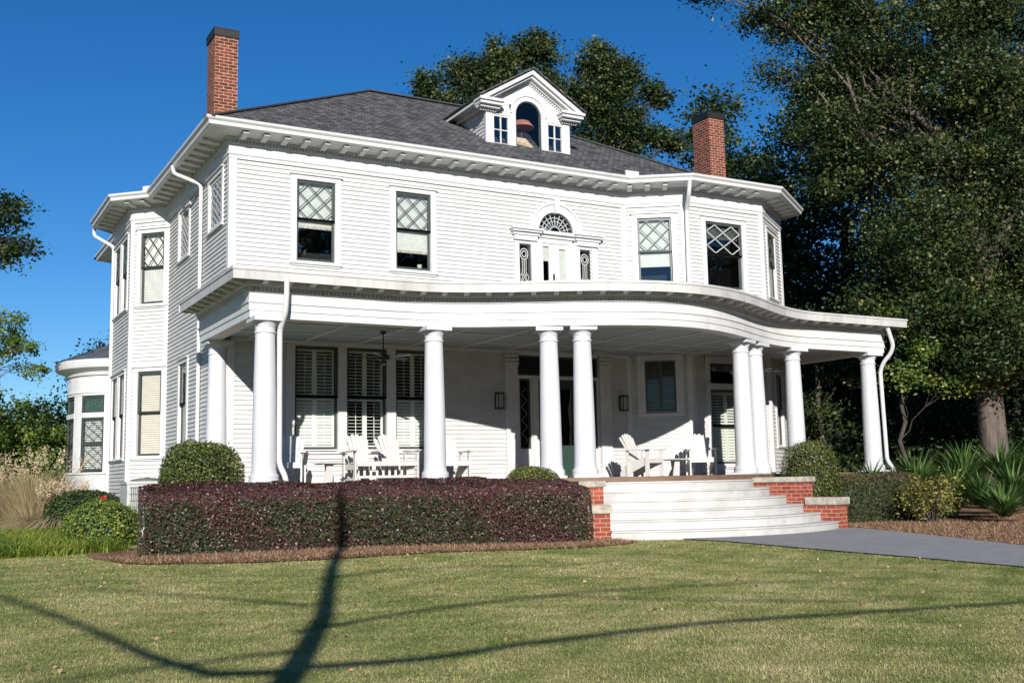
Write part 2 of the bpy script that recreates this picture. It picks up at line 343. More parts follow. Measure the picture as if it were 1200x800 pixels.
# corner boards, water table
def weather(m, sx, amt, dark):
    n = m.node_tree; b = n.nodes['Principled BSDF']; l = b.inputs['Base Color'].links[0]; src = l.from_socket
    tc = n.nodes.new('ShaderNodeTexCoord'); mp = n.nodes.new('ShaderNodeMapping'); mp.inputs['Scale'].default_value = sx; n.links.new(tc.outputs['Object'], mp.inputs[0])
    t = n.nodes.new('ShaderNodeTexNoise'); t.inputs['Scale'].default_value = 1; t.inputs['Detail'].default_value = 7; t.inputs['Roughness'].default_value = .7; n.links.new(mp.outputs[0], t.inputs[0])
    c = n.nodes.new('ShaderNodeValToRGB'); c.color_ramp.elements[0].position = .52; c.color_ramp.elements[1].position = .74; c.color_ramp.elements[0].color = (0, 0, 0, 1); c.color_ramp.elements[1].color = (amt, amt, amt, 1); n.links.new(t.outputs[0], c.inputs[0])
    mx = n.nodes.new('ShaderNodeMixRGB'); n.links.new(c.outputs[0], mx.inputs[0]); n.links.new(src, mx.inputs[1]); mx.inputs[2].default_value = (*dark, 1); n.links.new(mx.outputs[0], b.inputs['Base Color'])
weather(M['siding'], (3.5, 3.5, .7), .42, (.34, .33, .30)); weather(M['fascia'], (7, 7, .5), .6, (.24, .23, .21)); weather(M['trim'], (4, 4, .8), .35, (.36, .35, .32))
weather(M['steps'], (1.2, 3, 2), .55, (.30, .28, .25)); weather(M['column'], (5, 5, .9), .22, (.38, .38, .37)); weather(M['asphalt'], (.6, .5, 1), .5, (.17, .17, .17)); weather(M['gutter'], (3, 3, 3), .35, (.36, .36, .35))
cb = MB()
def corner(fr, s0, s1, z0=-1.2, z1=6.9, o=.035): MB(fr).box(s0, s1, -.01, o, z0, z1).build('corner_board', 'trim', H)
corner(FL['front'], -.035, .13); corner(FL['side'], FL['side'].L-.12, FL['side'].L+.0, o=.034); corner(FL['side'], 0, .05)
corner(FL['baya'], 0, .10); corner(FL['baya'], FL['baya'].L-.10, FL['baya'].L); corner(FL['bayb'], 0, .10); corner(FL['bayb'], FL['bayb'].L-.1, FL['bayb'].L+.03)
corner(FL['front'], 9.99, 10.074); corner(FL['AB'], .0, .07); corner(FL['AB'], FL['AB'].L-.11, FL['AB'].L+.015); corner(FL['BC'], -.012, .10); corner(FL['BC'], FL['BC'].L-.12, FL['BC'].L+.02)
corner(FL['CD'], 0, .12); corner(FL['CD'], FL['CD'].L-.12, FL['CD'].L+.03); corner(FL['DE'], -.03, .12)
MB(FL['baya']).box(.10, FL['baya'].L-.1, -.01, .03, 3.02, 3.14).build('belt_board', 'trim', H)
cb.fr = FL['front']; cb.box(.13, 6.46, -.01, .03, -.01, .10)
cb.build('water_table', 'trim', H)

# main cornice ---------------------------------------------------------
cor = MB()
cor.sweep(WP, [(-.02, 6.86), (.045, 6.86), (.045, 6.93), (.07, 6.95), (.07, 6.98), (.045, 7.0), (.045, 7.30), (-.02, 7.30)])
cor.sweep(WP, [(.046, 7.165), (.07, 7.165), (.075, 7.195), (.055, 7.195), (.055, 7.262), (.095, 7.265), (.105, 7.30), (.046, 7.30)])
for p, d in walk(WP[2:11], .072, .04):
    n = Vector((d.y, -d.x)); a = p+n*.058; cor.prism([(a.x-d.x*.018, a.y-d.y*.018, 7.198), (a.x+d.x*.018, a.y+d.y*.018, 7.198), (a.x+d.x*.018+n.x*.038, a.y+d.y*.018+n.y*.038, 7.198), (a.x-d.x*.018+n.x*.038, a.y-d.y*.018+n.y*.038, 7.198)], (0, 0, .062))
cor.build('cornice', 'trim', H)
sf = MB(); sf.sweep(WP, [(.0, 7.30), (.56, 7.36), (.56, 7.385), (.0, 7.325)]); sf.build('soffit', 'trim', H)
gt = MB(); gt.sweep(WP, [(.535, 7.34), (.56, 7.34), (.60, 7.36), (.61, 7.43), (.655, 7.47), (.665, 7.52), (.645, 7.52), (.635, 7.48), (.545, 7.48), (.535, 7.46)])
gt.build('gutter', 'gutter', H)
# brackets: one proto, many copies (parts)
def bracket_mesh(L, h, w):
    m = MB(); prof = [(0, 0), (L, 0), (L, -h*.42), (L*.86, -h*.62), (L*.70, -h*.55), (L*.45, -h*.85), (0, -h)]
    k = [(-w/2, -o, z) for o, z in prof]; m.prism(k, (w, 0, 0)); return m
proto = bracket_mesh(.36, .08, .12).build('bracket', 'trim', H); first = True; nb = 0
for a, b, st in ((2, 3, .2), (3, 4, .15), (4, 5, .25), (5, 6, .2), (6, 7, .2), (7, 8, .25), (8, 9, .25)):
    seg = [WP[a], WP[b]]
    for p, d in walk(seg, .445, st):
        L = (Vector(WP[b])-p).length
        if L < .12: continue
        n = Vector((d.y, -d.x)); q = p+n*.125; rz = math.atan2(d.y, d.x)
        if first: proto.location = (q.x, q.y, 7.328); proto.rotation_euler = (0, 0, rz); first = False
        else: link_copy(proto, H, (q.x, q.y, 7.328), rz)
        nb += 1
# rear wing eave extra
# roofs ----------------------------------------------------------------
TN = .593; E0, EZ = .62, 7.515
rf = MB()
x0, x1, y0, y1 = -E0, 14.65, -E0, 10.7; hy = (y1-y0)/2; zr = EZ+TN*hy
P0 = [(x0, y0, EZ), (x1, y0, EZ), (x1, y1, EZ), (x0, y1, EZ)]; r1 = (x0+hy, y0+hy, zr); r2 = (9.0, y0+hy, zr)
rf.poly([P0[0], P0[1], r2, r1]); rf.poly([P0[1], P0[2], r2]); rf.poly([P0[2], P0[3], r1, r2]); rf.poly([P0[3], P0[0], r1])
# rear wing
rf.poly([(-E0, 6, EZ), (-E0, 15.1, EZ), (3.2, 11.3, EZ+TN*3.8), (3.2, 6, EZ+TN*3.8)]); rf.poly([(-E0, 15.1, EZ), (7.0, 15.1, EZ), (3.2, 11.3, EZ+TN*3.8)]); rf.poly([(7, 15.1, EZ), (7, 6, EZ), (3.2, 6, EZ+TN*3.8), (3.2, 11.3, EZ+TN*3.8)])
EP = offset_path(WP, .63)
def fan(idx, apex):
    for i, j in zip(idx[:-1], idx[1:]): rf.poly([(*EP[i], EZ-.01), (*EP[j], EZ-.01), apex])
fan([1, 2, 3, 4], (.9, 8.1, 8.25)); fan([6, 7, 8, 9, 10, 11], (12.7, 1.35, 8.50))
rf.build('roof', 'roof', H)
rc = MB()      # ridge and hip caps, drip edge
for p, q in ((P0[0], r1), (r1, r2), (P0[1], r2)): rc.bar(p, q, .26, .035)
rc.build('ridge_cap', mat('cap_shingle', (.06, .06, .063), .9, 20, .3), H)
de = MB(); de.sweep(EP, [(-.06, 7.49), (.0, 7.49), (.0, 7.512), (-.06, 7.524)]); de.build('drip_edge', 'gutter', H)
MB().box(9.75, 10.15, -.66, -.62, 7.49, 7.66).build('splash_guard', 'trim', H)
fr_ = FL['baya']; MB(fr_).box(fr_.L-.40, fr_.L-.1, .60, .64, 7.49, 7.64).build('splash_guard', 'trim', H)
# chimneys
def chimney(xa, xb, ya, yb, zb, zt):
    c = MB(); c.box(xa, xb, ya, yb, zb, zt); o = c.build('chimney', 'brick', H)
    c = MB(); c.box(xa-.025, xb+.025, ya-.025, yb+.025, zt, zt+.17); c.box(xa-.03, xb+.03, ya-.03, yb+.03, zt+.17, zt+.19); c.build('chimney_cap', 'dark', o)
    c = MB(); c.box(xa-.04, xb+.04, ya-.05, yb+.05, zb, zb+.06)
    return o
chimney(.0, .52, 1.5, 2.22, 7.6, 10.17)
chimney(13.86, 14.42, .95, 1.66, 7.6, 10.16)

# dormer ---------------------------------------------------------------
DX, DY = 7.86, .92; HW = 1.21
dm = MB(); fD = FR((DX-HW, DY), (DX+HW, DY))
dsid = clap(fD, 8.30, 9.45, [(.0, 2.42, 8.3, 9.5)], .1)
def roofz(y): return EZ+TN*(y+E0)
# cheeks (siding) triangular
zA = 9.48+.615*(HW+.30); yb_ = lambda z: (z-EZ)/TN-E0
dr = MB()
for sx in (-1, 1):
    e = (DX+sx*(HW+.36), DY-.36, 9.46+.015); a = (DX, DY-.36, zA+.02); ab = (DX, yb_(zA)+.3, zA+.02); eb = (DX+sx*(HW+.36), yb_(9.47)+.25, 9.46+.015)
    dr.prism([e, a, ab, eb], (0, 0, .045))
dorm = dr.build('dormer', 'roof', H)
for sx in (-1, 1):
    dm = MB(); X = DX+sx*(HW-.02); z = 8.36
    while z < 9.42:
        z2 = z+.098; ya = (z-EZ)/TN-E0+.02; Y0, Y1 = DY, max(DY+.02, ya)
        dm.poly([(X+sx*.018, Y0, z), (X+sx*.018, Y1, z), (X, Y1+.1, z2), (X, Y0, z2)]); dm.poly([(X-sx*.02, Y0, z), (X-sx*.02, Y1, z), (X+sx*.018, Y1, z), (X+sx*.018, Y0, z)]); z = z2
    dm.build('dormer_cheek', 'siding', dorm)
t = MB(fD); W2 = 2*HW
lw = (.16, .66); cw = (.83, 1.59); rw = (1.76, 2.26)
zb, zt = 8.36, 9.42; wt = 9.17
for s0, s1 in ((-.03, lw[0]), (lw[1], cw[0]), (cw[1], rw[0]), (rw[1], W2+.03)): t.box(s0, s1, -.06, .03, zb, zt if s0 < 0 or s1 > W2 else 9.32)
t.box(-.06, W2+.06, -.05, .055, zb-.05, zb+.035)
for s0, s1 in (lw, rw): t.box(s0, s1, -.06, .028, wt, 9.38)
# arch wall piece with semicircular top
cx = (cw[0]+cw[1])/2; rI = (cw[1]-cw[0])/2; zc = 9.27-.0; rO = rI+.16
n = 20; pts_i = [(cx+rI*math.cos(PI*i/n), zc+rI*math.sin(PI*i/n)) for i in range(n+1)]
def apexz(s): return 9.50+TN*1.02*(HW+.12-abs(s-W2/2))
# tympanum filled around arch
outer = [(W2+.02, 9.36), (W2+.02, 9.46), (W2/2, 9.46+.66*(HW+.02)), (-.02, 9.46), (-.02, 9.36)]
for i in range(n):
    (a, b), (c, d) = pts_i[i], pts_i[i+1]
    def out(px, pz):
        ang = math.atan2(pz-zc, px-cx); dx, dz = math.cos(ang), math.sin(ang); best = 9
        lo, hi = 0, 3
        for _ in range(30):
            md = (lo+hi)/2; X_, Z_ = cx+dx*md, zc+dz*md
            ok = abs(X_-cx) < HW+.02 and Z_ < 9.50+.62*(HW+.02-abs(X_-cx)) and Z_ >= zc-.001
            lo, hi = (md, hi) if ok else (lo, md)
        return cx+dx*lo, zc+dz*lo
    e, f_ = out(a, b); g_, h_ = out(c, d)
    t.poly([(a, .0, b), (e, .0, f_), (g_, .0, h_), (c, .0, d)])
t.box(lw[1], cw[0], -.06, .0, 9.2, 9.5); t.box(cw[1], rw[0], -.06, .0, 9.2, 9.5)
# arch casing
for i in range(n):
    a0, a1 = PI*i/n, PI*(i+1)/n
    for r_a, r_b, oo in ((rI, rO-.04, .035), (rO-.04, rO, .06)):
        q = [(cx+r*math.cos(a), -.0, zc+r*math.sin(a)) for r, a in ((r_a, a0), (r_b, a0), (r_b, a1), (r_a, a1))]; t.prism(q, (0, oo, 0))
# raking cornice
TS = .615
for sg_ in (-1, 1):
    tip = W2/2+sg_*(HW+.30); tz = 9.46
    ap = (W2/2, 9.46+TS*(HW+.30))
    for th0, th1, o0, o1 in ((-.02, .10, .0, .30), (.10, .17, .0, .22), (.17, .215, .0, .10)):
        q = [(tip, o0, tz-th0), (ap[0], o0, ap[1]-th0), (ap[0], o0, ap[1]-th1), (tip, o0, tz-th1)]
        t.prism(q, (0, o1-o0, 0))
    L = HW+.1; k = 0
    while k < 19:
        s = W2/2+sg_*(.06+k*.062); z = ap[1]-TS*abs(s-W2/2)-.235; t.box(s-.016, s+.016, 0, .045, z-.03, z+.02); k += 1
# cornice returns
for s0, s1, e in ((-.34, .36, -1), (W2-.36, W2+.34, 1)):
    t.box(s0, s1, -.05, .34, 9.40, 9.47); t.box(s0+.03, s1-.03, -.05, .29, 9.32, 9.40); t.box(s0+.07, s1-.07, -.05, .20, 9.26, 9.32)
    k = s0+.12
    while k < s1-.12: t.box(k, k+.035, .04, .09, 9.20, 9.255); k += .07
t.build('dormer_trim', 'trim', dorm)

for sx in (-1, 1):
    ds = MB()
    xa = DX+sx*(HW+.01); xb = DX+sx*(HW+.33)
    ds.box(min(xa, xb), max(xa, xb), DY-.03, yb_(9.45)+.1, 9.43, 9.46)
    ds.box(min(xb, xb-sx*.03), max(xb, xb-sx*.03), DY+.0, yb_(9.4)+.1, 9.37, 9.47)
    ds.box(min(xa, xa+sx*.07), max(xa, xa+sx*.07), DY, yb_(9.3)+.1, 9.30, 9.43)
    ds.build('dormer_soffit', 'trim', dorm)
def sash_frame(fr, s0, s1, z0, z1, w, o0, o1, m=None):
    m = m or MB(fr); m.box(s0, s0+w, o0, o1, z0, z1).box(s1-w, s1, o0, o1, z0, z1).box(s0+w, s1-w, o0, o1, z0, z0+w).box(s0+w, s1-w, o0, o1, z1-w, z1); return m
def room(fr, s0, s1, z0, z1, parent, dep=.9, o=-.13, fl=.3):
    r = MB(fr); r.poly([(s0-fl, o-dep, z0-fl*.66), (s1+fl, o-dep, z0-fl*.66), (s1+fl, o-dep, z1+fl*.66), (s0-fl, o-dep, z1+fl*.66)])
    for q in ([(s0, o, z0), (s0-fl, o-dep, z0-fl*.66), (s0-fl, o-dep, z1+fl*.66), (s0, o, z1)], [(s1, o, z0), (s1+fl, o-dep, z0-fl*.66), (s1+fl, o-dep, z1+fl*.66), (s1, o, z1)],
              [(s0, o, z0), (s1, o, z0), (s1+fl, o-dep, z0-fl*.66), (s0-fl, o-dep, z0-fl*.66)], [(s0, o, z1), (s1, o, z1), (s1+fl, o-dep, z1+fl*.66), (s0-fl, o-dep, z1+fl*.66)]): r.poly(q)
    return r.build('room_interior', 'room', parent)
for s0, s1 in (lw, rw):
    w_ = sash_frame(fD, s0, s1, zb+.03, wt, .045, -.04, .012).build('dormer_window', 'sash' if 0 else 'trim', dorm)
    gm = MB(fD); mid = (s0+s1)/2; mz = (zb+wt)/2+.02; gm.box(mid-.012, mid+.012, -.04, .0, zb+.07, wt-.04).box(s0+.04, s1-.04, -.035, -.005, mz-.012, mz+.012)
    gm.build('dormer_muntin', 'trim', dorm); MB(fD).box(s0+.04, s1-.04, -.03, -.025, zb+.06, wt-.04).build('dormer_glass', 'glass', dorm)
gm = MB(fD); gp = [(cx+rI*math.cos(PI*i/n), -.03, zc+rI*math.sin(PI*i/n)) for i in range(n+1)]+[(cw[0], -.03, zb+.03), (cw[1], -.03, zb+.03)]
gm.poly(gp); gm.build('dormer_arch_glass', 'glass', dorm)
fd = MB(fD)
for i in range(n):
    a0, a1 = PI*i/n, PI*(i+1)/n; fd.prism([(cx+r*math.cos(a), -.05, zc+r*math.sin(a)) for r, a in ((rI-.03, a0), (rI, a0), (rI, a1), (rI-.03, a1))], (0, .05, 0))
fd.box(cw[0], cw[0]+.03, -.05, 0, zb, zc).box(cw[1]-.03, cw[1], -.05, 0, zb, zc); fd.build('dormer_arch_sash', 'sash', dorm)
room(fD, .1, W2-.1, zb, 9.6, dorm, .9, -.08, 0)
lm = MB(); lm.lathe([(.06, 9.26), (.22, 9.20), (.33, 9.06), (.33, 9.04), (.02, 9.04)], (DX-.02, DY+.32), 20); lm.lathe([(.008, 8.2), (.008, 9.1)], (DX-.02, DY+.32), 8); lm.build('attic_lamp', 'shade', dorm)
ch = MB(); ch.tube([(DX-.30, DY+.22, 8.62), (DX-.05, DY+.2, 8.60), (DX+.3, DY+.2, 8.35)], [.12, .14, .10], 12); ch.tube([(DX-.85, DY+.25, 8.42), (DX-.55, DY+.25, 8.42)], .12, 10); ch.build('attic_cushion', 'cloth', dorm)

# windows --------------------------------------------------------------
def clipline(s0, s1, z0, z1, p, d):
    t0, t1 = -1e9, 1e9
    for (a, b, pp, dd) in ((s0, s1, p[0], d[0]), (z0, z1, p[1], d[1])):
        if abs(dd) < 1e-9: continue
        u, v = (a-pp)/dd, (b-pp)/dd; t0 = max(t0, min(u, v)); t1 = min(t1, max(u, v))
    return None if t1-t0 < .02 else ((p[0]+d[0]*t0, p[1]+d[1]*t0), (p[0]+d[0]*t1, p[1]+d[1]*t1))
def lattice(m, s0, s1, z0, z1, nx, w, o0, o1, nz=None):
    Wd, Hd = s1-s0, z1-z0; nz = nz or nx; cxs = Wd/nx; czs = Hd/nz
    for sg_ in (1, -1):
        for k in range(-nz-1, nx+nz+1):
            p = (s0+(k+.5)*cxs - (0 if nx % 2 == 0 else cxs*.0), z0 if sg_ > 0 else z1); d = Vector((cxs, sg_*czs)).normalized()
            c = clipline(s0, s1, z0, z1, p, d)
            if not c: continue
            (a, b), (c_, d_) = c; nn = Vector((-d.y, d.x))*w/2
            m.prism([(a-nn.x, o0, b-nn.y), (c_-nn.x, o0, d_-nn.y), (c_+nn.x, o0, d_+nn.y), (a+nn.x, o0, b+nn.y)], (0, o1-o0, 0))
def louvers(m, s0, s1, z0, z1, o, ang, pitch=.072, w=.066):
    z = z0+pitch*.6
    while z < z1-pitch*.3:
        c, s = math.cos(ang)*w/2, math.sin(ang)*w/2
        m.prism([(s0, o-c, z+s), (s0, o+c, z-s), (s0, o+c, z-s+.008), (s0, o-c, z+s+.008)], (s1-s0, 0, 0)); z += pitch
def shutters(fr, s0, s1, z0, z1, o, ang_up, ang_lo, parent, mt='shutter'):
    m = MB(fr); mid = (s0+s1)/2; zm = (z0+z1)/2
    for a, b in ((s0, mid-.003), (mid+.003, s1)):
        for c, d, an in ((z0, zm-.003, ang_lo), (zm+.003, z1, ang_up)):
            sash_frame(fr, a, b, c, d, .045, o-.018, o+.018, m); louvers(m, a+.045, b-.045, c+.045, d-.045, o, an)
            m.box((a+b)/2-.006, (a+b)/2+.006, o+.025, o+.035, c+.08, d-.08)
    m.build('shutter', mt, parent)
wn = 0
for (wk, s0, s1, z0, z1, cs, style, blind) in WINS:
    fr = FL[wk]; c = MB(fr); tall = z1 > 4
    triple = wk == 'front' and not tall
    if triple:
        i = [1.42, 2.58, 3.73].index(s0)
        if i == 0:
            c.box(s0-.18, s0-.003, -.05, .05, z0-.05, z1+.02); c.box(s0-.18, 4.66+.18, -.05, .052, z1+.022, z1+.17); c.box(s0-.21, 4.66+.21, -.05, .085, z1+.172, z1+.20)
            c.box(s0-.22, 4.66+.22, -.05, .09, z0-.10, z0-.052); c.box(s0-.18, 4.66+.18, -.05, .045, z0-.20, z0-.102)
        else:
            ps1 = [2.38, 3.51][i-1]; c.box(ps1+.003, s0-.003, -.05, .05, z0-.05, z1+.02)
        if i == 2: c.box(s1+.003, s1+.18, -.05, .05, z0-.05, z1+.02)
    else:
        c.box(s0-cs, s0-.003, -.05, .045, z0-.05, z1+.02).box(s1+.003, s1+cs, -.05, .045, z0-.05, z1+.02)
        c.box(s0-cs, s1+cs, -.05, .047, z1+.022, z1+.022+cs*.75); c.box(s0-cs-.03, s1+cs+.03, -.05, .085, z1+.024+cs*.75, z1+.05+cs*.75)
        c.box(s0-cs-.02, s1+cs+.02, -.05, .075, z0-.09, z0-.052)
        if style not in ('leaded',): c.box(s0-cs, s1+cs, -.05, .04, z0-.13, z0-.092)
    win = c.build('window', 'trim', H)
    zm = (z0+z1)/2+.03 if style not in ('casement', 'leaded') else None
    sf = MB(fr)
    if zm:
        sash_frame(fr, s0, s1, zm-.02, z1, .048, -.03, .012, sf); sash_frame(fr, s0, s1, z0, zm+.02, .052, -.065, -.032, sf)
        sf.box(s0, s1, -.03, .012, zm-.022, zm+.025)
    elif style == 'casement':
        m_ = (s0+s1)/2; sash_frame(fr, s0, m_, z0, z1, .045, -.03, .012, sf); sash_frame(fr, m_, s1, z0, z1, .045, -.03, .012, sf)
    else: sash_frame(fr, s0, s1, z0, z1, .05, -.03, .012, sf)
    sf.build('sash', 'sash' if style != 'leaded' else 'trim', win)
    shaded = not tall and wk in ('front', 'AB', 'BC', 'CD')
    g = MB(fr); g.box(s0+.03, s1-.03, -.014, -.010, (zm or z0)+.01, z1-.03)
    if zm: g.box(s0+.03, s1-.03, -.052, -.048, z0+.03, zm+.0)
    g.build('pane', 'dglass' if shaded else ('cglass' if wk == 'baya' else 'glass'), win)
    if 'lattice' in style:
        l = MB(fr); lattice(l, s0+.048, s1-.048, zm+.026, z1-.048, 2, .022, -.008, .010)
        l.build('muntin', 'wmunt' if style == 'lattice_low' else 'munt', win)
    if style == 'leaded':
        l = MB(fr); lattice(l, s0+.05, s1-.05, z0+.05, z1-.05, 4, .022, -.03, .0, 6)
        for k in range(5):
            for j in range(3):
                cs_, cz_ = s0+.12+(s1-s0-.24)*j/2, z0+.12+(z1-z0-.24)*k/4
                ring = [(cs_+.08*math.cos(a*PI/6), cz_+.08*math.sin(a*PI/6)) for a in range(13)]
                for (a, b), (c_, d_) in zip(ring[:-1], ring[1:]):
                    l.prism([(a, -.02, b), (c_, -.02, d_), (c_*.8+cs_*.2, -.02, d_*.8+cz_*.2), (a*.8+cs_*.2, -.02, b*.8+cz_*.2)], (0, .012, 0))
        l.build('leading', 'wmunt', win)
    if style in ('lattice', 'lattice_white', 'lattice_low'):
        b = MB(fr); zb_ = {1.: z0+.06}.get(blind, (zm-.17*(1 if blind < .45 else 2.3 if blind < .6 else 3.0)))
        if style == 'lattice_low': zb_ = zm+.42
        if wk == 'CD': zb_ = zm+.5
        if wk == 'bayb': zb_ = zm
        k = 0; zz = z1-.03
        b.box(s0+.04, s1-.04, -.10, -.092, zb_, z1-.02); b.build('blind', 'blind', win)
        if wk == 'front':
            b = MB(fr); b.box(s0+.04, s1-.04, -.091, -.086, zb_-.01, zb_+.05); b.build('blind_fringe', 'blindtrim', win)
    if style == 'blind' or style == 'lattice_white':
        b = MB(fr); louvers(b, s0+.05, s1-.05, z0+.05, z1-.05 if style == 'blind' else zm, -.085, R(62), .055, .062); b.build('slat_blind', mat('warm_blind', (.58, .53, .46), .6) if style == 'blind' else 'blind', win)
    if style.startswith('shutter'):
        a = {'shutter': (R(38), R(60)), 'shutter_open': (R(25), R(4)), 'shutter_warm': (R(15), R(58))}[style]
        shutters(fr, s0+.04, s1-.04, z0+.04, z1-.04, -.13, a[0], a[1], win)
    if style == 'casement':
        m_ = (s0+s1)/2; b = MB(fr); louvers(b, s0+.05, m_-.05, z0+.05, z1-.05, -.09, R(25), .06, .05); louvers(b, m_+.05, s1-.05, z0+.05, z1-.05, -.09, R(25), .06, .05); b.build('slat_blind', 'grey', win)
    if style == 'plain':
        b = MB(fr); b.box(s0+.04, s1-.04, -.12, -.11, zm+.1, z1-.03); b.build('blind', 'blind', win)
    rv = MB(fr); rv.box(s0-.02, s0-.001, -.12, -.03, z0, z1).box(s1+.001, s1+.02, -.12, -.03, z0, z1).box(s0, s1, -.12, -.03, z1+.001, z1+.02).box(s0, s1, -.12, -.03, z0-.03, z0-.001)
    rv.build('jamb', 'trim', win)
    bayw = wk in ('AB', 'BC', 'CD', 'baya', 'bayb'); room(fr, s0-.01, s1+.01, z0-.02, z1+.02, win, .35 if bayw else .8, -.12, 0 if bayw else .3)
# transom of bay window, plant on the sill
fr = FL['BC']; c = MB(fr); c.box(.41, .557, -.05, .046, 2.2, 3.0).box(1.723, 1.87, -.05, .046, 2.2, 3.0).box(.41, 1.87, -.05, .048, 2.84, 3.02); tw = c.build('transom_window', 'trim', H)
sash_frame(fr, .56, 1.72, 2.29, 2.83, .05, -.03, .012).build('sash', 'sash', tw); MB(fr).box(.6, 1.68, -.014, -.01, 2.33, 2.79).build('pane', 'glass', tw); room(fr, .55, 1.73, 2.28, 2.84, tw, .3, -.13, 0)
fr = FL['front']; pb = MB(); pb.lathe([(.045, 4.86), (.06, 4.95), (.055, 4.95)], (4.42, .16), 12); pb.build('sill_plant_pot', 'blind', H)

# palladian unit --------------------------------------------------------
fr = FL['front']; p = MB(fr)
p.box(6.84, 6.965, -.05, .05, 4.0, 5.72).box(7.30, 7.52, -.05, .05, 4.0, 5.80).box(8.50, 8.70, -.05, .05, 4.0, 5.80).box(9.06, 9.22, -.05, .05, 4.0, 5.72)
p.box(6.965, 7.30, -.05, .04, 5.66, 5.74).box(8.70, 9.06, -.05, .04, 5.66, 5.74)
for a, b in ((6.78, 7.50), (8.56, 9.28)):
    p.box(a+.04, b-.04, -.03, .10, 5.742, 5.86); p.box(a, b, -.03, .13, 5.862, 5.93); p.box(a-.04, b+.04, -.03, .19, 5.932, 5.98); p.box(a-.07, b+.07, -.03, .23, 5.982, 6.03)
p.box(7.51, 8.55, -.05, .06, 5.86, 5.94); p.box(7.49, 8.57, -.05, .13, 5.942, 6.02)
cxp, zcp, ri, ro = 8.03, 6.022, .50, .76
pal = p.build('balcony_entry', 'trim', H)
p = MB(fr)
for i in range(28):
    a0, a1 = PI*i/28, PI*(i+1)/28
    for r_a, r_b, oo in ((ri, ro-.06, .045), (ro-.06, ro, .075)): p.prism([(cxp+r*math.cos(a), -.03, zcp+r*math.sin(a)) for r, a in ((r_a, a0), (r_b, a0), (r_b, a1), (r_a, a1))], (0, .03+oo, 0))
p.prism([(cxp-.05, 0, zcp+ri-.03), (cxp+.05, 0, zcp+ri-.03), (cxp+.075, 0, zcp+ro+.05), (cxp-.075, 0, zcp+ro+.05)], (0, .12, 0)); p.build('arch_casing', 'trim', pal)
# wall infill round the arch hole (rect 7.5-8.56 x 6.02-6.50 outside radius is covered by casing radius .76)
m_ = MB(fr)
for i in range(20):
    a0, a1 = PI*i/20, PI*(i+1)/20; m_.prism([(cxp+r*math.cos(a), -.045, zcp+r*math.sin(a)) for r, a in ((ri-.04, a0), (ri, a0), (ri, a1), (ri-.04, a1))], (0, .04, 0))
m_.build('fanlight_frame', 'sash', pal)
m_ = MB(fr)
for i in range(1, 10):
    a = PI*i/10; m_.bar((cxp+.14*math.cos(a), -.02, zcp+.14*math.sin(a)), (cxp+.47*math.cos(a), -.02, zcp+.47*math.sin(a)), .016, .014, (0, 1, 0))
for rr in (.15, .29, .38):
    for i in range(20):
        a0, a1 = PI*i/20, PI*(i+1)/20; m_.prism([(cxp+r*math.cos(a), -.03, zcp+r*math.sin(a)) for r, a in ((rr-.008, a0), (rr+.008, a0), (rr+.008, a1), (rr-.008, a1))], (0, .012, 0))
m_.build('fanlight_muntin', 'wmunt', pal)
MB(fr).poly([(cxp+.49*math.cos(PI*i/20), -.034, zcp+.49*math.sin(PI*i/20)) for i in range(21)]).build('fanlight_glass', 'glass', pal)
for a, b in ((6.965, 7.30), (8.70, 9.06)):
    s_ = sash_frame(fr, a+.003, b-.003, 4.0, 5.66, .04, -.04, .0).build('sidelight', 'sash', pal)
    l = MB(fr); lattice(l, a+.04, b-.04, 4.1, 4.95, 2, .014, -.03, -.015, 4); l.box((a+b)/2-.008, (a+b)/2+.008, -.03, -.015, 4.9, 5.3)
    for q in (.3, .7): l.box(a+.04+(b-a-.08)*q-.006, a+.04+(b-a-.08)*q+.006, -.03, -.015, 4.6, 5.3)
    for rr in (.06, .11):
        for i in range(12):
            a0, a1 = 2*PI*i/12, 2*PI*(i+1)/12; l.prism([((a+b)/2+r*math.cos(t_), -.03, 5.42+r*1.25*math.sin(t_)) for r, t_ in ((rr-.012, a0), (rr+.008, a0), (rr+.008, a1), (rr-.012, a1))], (0, .012, 0))
    l.build('leading', 'wmunt', pal); MB(fr).box(a+.03, b-.03, -.036, -.033, 4.0, 5.63).build('sidelight_glass', 'glass', pal)
d_ = MB(fr); d_.box(7.521, 7.62, -.05, .02, 4.0, 5.858).box(8.42, 8.499, -.05, .02, 4.0, 5.858).box(7.62, 8.42, -.05, .018, 5.74, 5.858)
d_.box(7.62, 7.66, -.05, -.005, 4.0, 5.74).box(7.83, 8.12, -.05, -.005, 4.0, 5.74).box(8.31, 8.42, -.05, -.005, 4.0, 5.74).box(7.66, 7.83, -.05, -.005, 5.66, 5.74).box(8.12, 8.31, -.05, -.005, 5.62, 5.74).box(7.66, 7.83, -.05, -.005, 4.0, 4.75)
d_.build('balcony_door', 'trim', pal)
MB(fr).box(7.66, 7.83, -.035, -.031, 4.75, 5.66).box(8.12, 8.31, -.035, -.031, 4.0, 5.62).build('balcony_door_glass', 'glass', pal)
MB(fr).box(8.12, 8.31, -.06, -.05, 4.0, 5.62).box(7.66, 7.83, -.06, -.05, 5.3, 5.66).build('balcony_door_blind', 'blind', pal)
MB(fr).box(7.93, 7.965, -.005, .03, 4.78, 4.98).build('balcony_door_handle', 'iron', pal)
room(fr, 6.97, 9.05, 4.0, 6.5, pal, .8, -.08)

